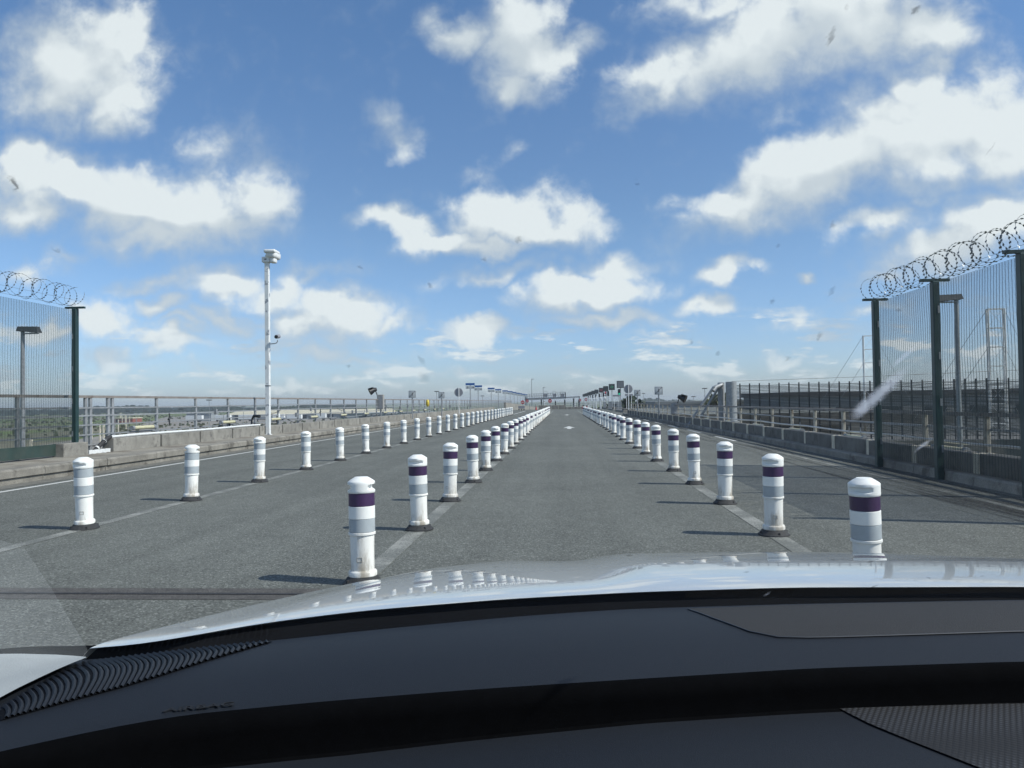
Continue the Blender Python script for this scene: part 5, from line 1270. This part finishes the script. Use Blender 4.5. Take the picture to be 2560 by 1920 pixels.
# windscreen, pillars, roof, doors: the shell that shades the cabin
def glass_mat():
    m = bpy.data.materials.new('windscreen_glass'); m.use_nodes = True; t = m.node_tree; t.nodes.clear()
    o_ = nd(t, 'ShaderNodeOutputMaterial'); tr_ = nd(t, 'ShaderNodeBsdfTransparent'); tr_.inputs[0].default_value = (0.93, 0.965, 0.955, 1)
    gl = nd(t, 'ShaderNodeBsdfGlossy'); gl.inputs['Roughness'].default_value = 0.0
    lw = nd(t, 'ShaderNodeLayerWeight'); lw.inputs[0].default_value = 0.5
    f5 = mth(t, 'POWER', lw.outputs['Facing'], 5.0)
    fr_n = mth(t, 'ADD', mth(t, 'MULTIPLY', f5, 0.93), 0.07)
    mx = nd(t, 'ShaderNodeMixShader'); t.links.new(fr_n, mx.inputs[0]); t.links.new(tr_.outputs[0], mx.inputs[1]); t.links.new(gl.outputs[0], mx.inputs[2])
    # dried rain, insects and one big smear on the outside of the pane
    co = nd(t, 'ShaderNodeTexCoord').outputs['Object']
    SM = [x for x in SMEARS if x[6] > 0.14]; accd = None; accl = None
    nz = vmth(t, 'SCALE', vmth(t, 'SUBTRACT', noise(t, co, 160, 3, 0.6, 1), (0.5, 0.5, 0.5)), 0.006)
    cq = vmth(t, 'ADD', co, nz)
    for (px_, pz_, rx_, rz_, rot_, kd, wt) in SM:
        mp = nd(t, 'ShaderNodeMapping', vector_type='TEXTURE'); t.links.new(cq, mp.inputs[0])
        cxz = nd(t, 'ShaderNodeCombineXYZ')
        mp.inputs['Location'].default_value = (px_, 0, pz_); mp.inputs['Rotation'].default_value = (0, R(rot_), 0); mp.inputs['Scale'].default_value = (rx_, 1000, rz_)
        gr = nd(t, 'ShaderNodeTexGradient', gradient_type='SPHERICAL'); t.links.new(mp.outputs[0], gr.inputs[0])
        v_ = mth(t, 'MULTIPLY', smooth(t, gr.outputs[1], 0.0, 0.9), wt)
        if kd in 'dr': accd = v_ if accd is None else mth(t, 'MAXIMUM', accd, v_)
        else: accl = v_ if accl is None else mth(t, 'MAXIMUM', accl, v_)
    dk = nd(t, 'ShaderNodeBsdfDiffuse'); dk.inputs[0].default_value = (0.035, 0.03, 0.035, 1)
    lt = nd(t, 'ShaderNodeBsdfTranslucent'); lt.inputs[0].default_value = (0.62, 0.66, 0.70, 1)
    m2 = nd(t, 'ShaderNodeMixShader'); t.links.new(accd, m2.inputs[0]); t.links.new(mx.outputs[0], m2.inputs[1]); t.links.new(dk.outputs[0], m2.inputs[2])
    m3 = nd(t, 'ShaderNodeMixShader'); t.links.new(accl, m3.inputs[0]); t.links.new(m2.outputs[0], m3.inputs[1]); t.links.new(lt.outputs[0], m3.inputs[2])
    t.links.new(m3.outputs[0], o_.inputs[0])
    return m
SMEARS = [(0.3, 1.5, 0.01, 0.01, 0, 'd', 0.3), (0.35, 1.3, 0.01, 0.03, 30, 'l', 0.3)]
SMEARS = [(0.257,1.341,0.0095,0.014,28,'l',0.5),(0.2645,1.352,0.0095,0.030,30,'l',0.5),(0.268,1.381,0.0033,0.0143,35,'l',0.3),(0.332,1.304,0.0039,0.0101,30,'l',0.3),(-0.267,1.46,0.0052,0.0012,-45,'d',0.6),(-0.271,1.435,0.0022,0.0013,0,'d',0.22),(0.173,1.538,0.0026,0.0018,0,'d',0.5),(0.135,1.53,0.0018,0.0036,22,'r',0.4),(0.139,1.538,0.0017,0.0017,20,'r',0.15),(-0.027,1.45,0.0025,0.0019,0,'d',0.3),(-0.049,1.439,0.0021,0.0013,0,'d',0.25),(-0.085,1.425,0.0022,0.0024,-30,'d',0.28),(-0.123,1.433,0.0021,0.0021,-25,'d',0.25),(-0.114,1.443,0.003,0.0014,0,'d',0.12),(0.149,1.419,0.003,0.0033,15,'d',0.3),(0.145,1.433,0.0021,0.0084,10,'d',0.12),(0.193,1.397,0.0027,0.0035,15,'d',0.28),(0.141,1.45,0.0024,0.0016,0,'d',0.18),(0.044,1.477,0.0017,0.0012,0,'d',0.2),(-0.049,1.498,0.0035,0.0031,-30,'d',0.08),(-0.065,1.5,0.0034,0.0027,-20,'d',0.1),(0.096,1.393,0.0023,0.0027,10,'d',0.2),(0.118,1.385,0.0028,0.0022,0,'d',0.25),(0.189,1.425,0.0025,0.0046,15,'d',0.2),(-0.151,1.377,0.0024,0.0019,0,'d',0.25),(-0.102,1.381,0.0024,0.0049,-35,'d',0.2),(-0.103,1.369,0.0051,0.0051,0,'d',0.15),(-0.029,1.36,0.0045,0.0054,0,'d',0.12),(0.249,1.493,0.0014,0.0038,15,'d',0.15),(0.245,1.413,0.0035,0.0016,0,'r',0.3),(0.175,1.381,0.0033,0.002,0,'d',0.22),(0.038,1.456,0.0029,0.0013,0,'d',0.1),(0.172,1.46,0.0023,0.0023,10,'d',0.25),(0.07,1.175,0.0047,0.0024,0,'d',0.4),(0.359,1.155,0.0057,0.0026,-30,'d',0.4),(0.214,1.142,0.0058,0.0022,0,'d',0.35),(0.384,1.111,0.003,0.0073,50,'d',0.5),(0.445,1.125,0.0052,0.0018,20,'d',0.4),(0.261,1.149,0.0043,0.0022,0,'d',0.3),(-0.079,1.169,0.0038,0.0019,0,'d',0.25),(0.252,1.102,0.0031,0.0064,45,'l',0.15),(0.312,1.158,0.0035,0.0021,0,'d',0.3),(0.511,1.127,0.0037,0.0022,0,'d',0.25)]
def glass_pt(x, s_):
    yb_ = interp(WB, x); return Vector((0.22 + (x - 0.22) * (1 - 0.16 * s_), yb_ - 0.86 * s_, 1.078 + 0.60 * s_ + 0.02 * math.sin(math.pi * s_)))
def build_glass():
    rows_ = []
    for x in [-0.78 + (1.14 + 0.78) * i / 60 for i in range(61)]:
        xs_ = x
        rows_.append([tuple(glass_pt(xs_, j / 12)) for j in range(13)])
    o_ = sheet(rows_, glass_mat(), 'windscreen'); return o_
ws = build_glass()
m_head = mat('headlining', (0.16, 0.16, 0.155), 0.9, var=0.05)
mb = MB()
for xe, nm in ((-0.78, 'l'), (1.14, 'r')):
    a = glass_pt(xe, 0); b = glass_pt(xe, 1); mb.beam(a, b, 0.09, 0.07)
mob('windscreen_pillars', mb, m_head, car)
mb = MB(); yr_ = [glass_pt(x, 1) for x in [-0.78 + (1.14 + 0.78) * i / 20 for i in range(21)]]
mb.add([tuple(p) for p in yr_] + [(p.x, -2.3, 1.66) for p in yr_], [(i, i + 1, i + 22, i + 21) for i in range(20)])
mb.add([(p.x, p.y, p.z + 0.03) for p in yr_] + [(p.x, -2.3, 1.70) for p in yr_], [(i, i + 21, i + 22, i + 1) for i in range(20)])
mob('roof', mb, m_car, car)
for xe, nm in ((-0.80, 'door'), (1.16, 'door')):
    sg = -1 if xe < 0 else 1
    dd = mob('door', MB().box(min(xe, xe + sg * 0.06), max(xe, xe + sg * 0.06), -2.2, 0.62, 0.30, 1.05), m_car, car)
mob('tailgate', MB().box(-0.78, 1.14, -2.34, -2.28, 0.3, 1.66), m_head, car)
mob('cabin_floor', MB().box(-0.78, 1.14, -2.28, 0.9, 0.25, 0.30), m_dark, car)
mob('seat_row', rounded(MB(), -0.7, 1.05, -1.6, -0.35, 0.30, 1.15, 0.08, 2), m_dark, car)

# ------------------------------------------------------------------ render defaults
S.render.engine = 'CYCLES'
S.cycles.max_bounces = 5; S.cycles.diffuse_bounces = 2; S.cycles.glossy_bounces = 3; S.cycles.transparent_max_bounces = 24
S.cycles.use_denoising = True
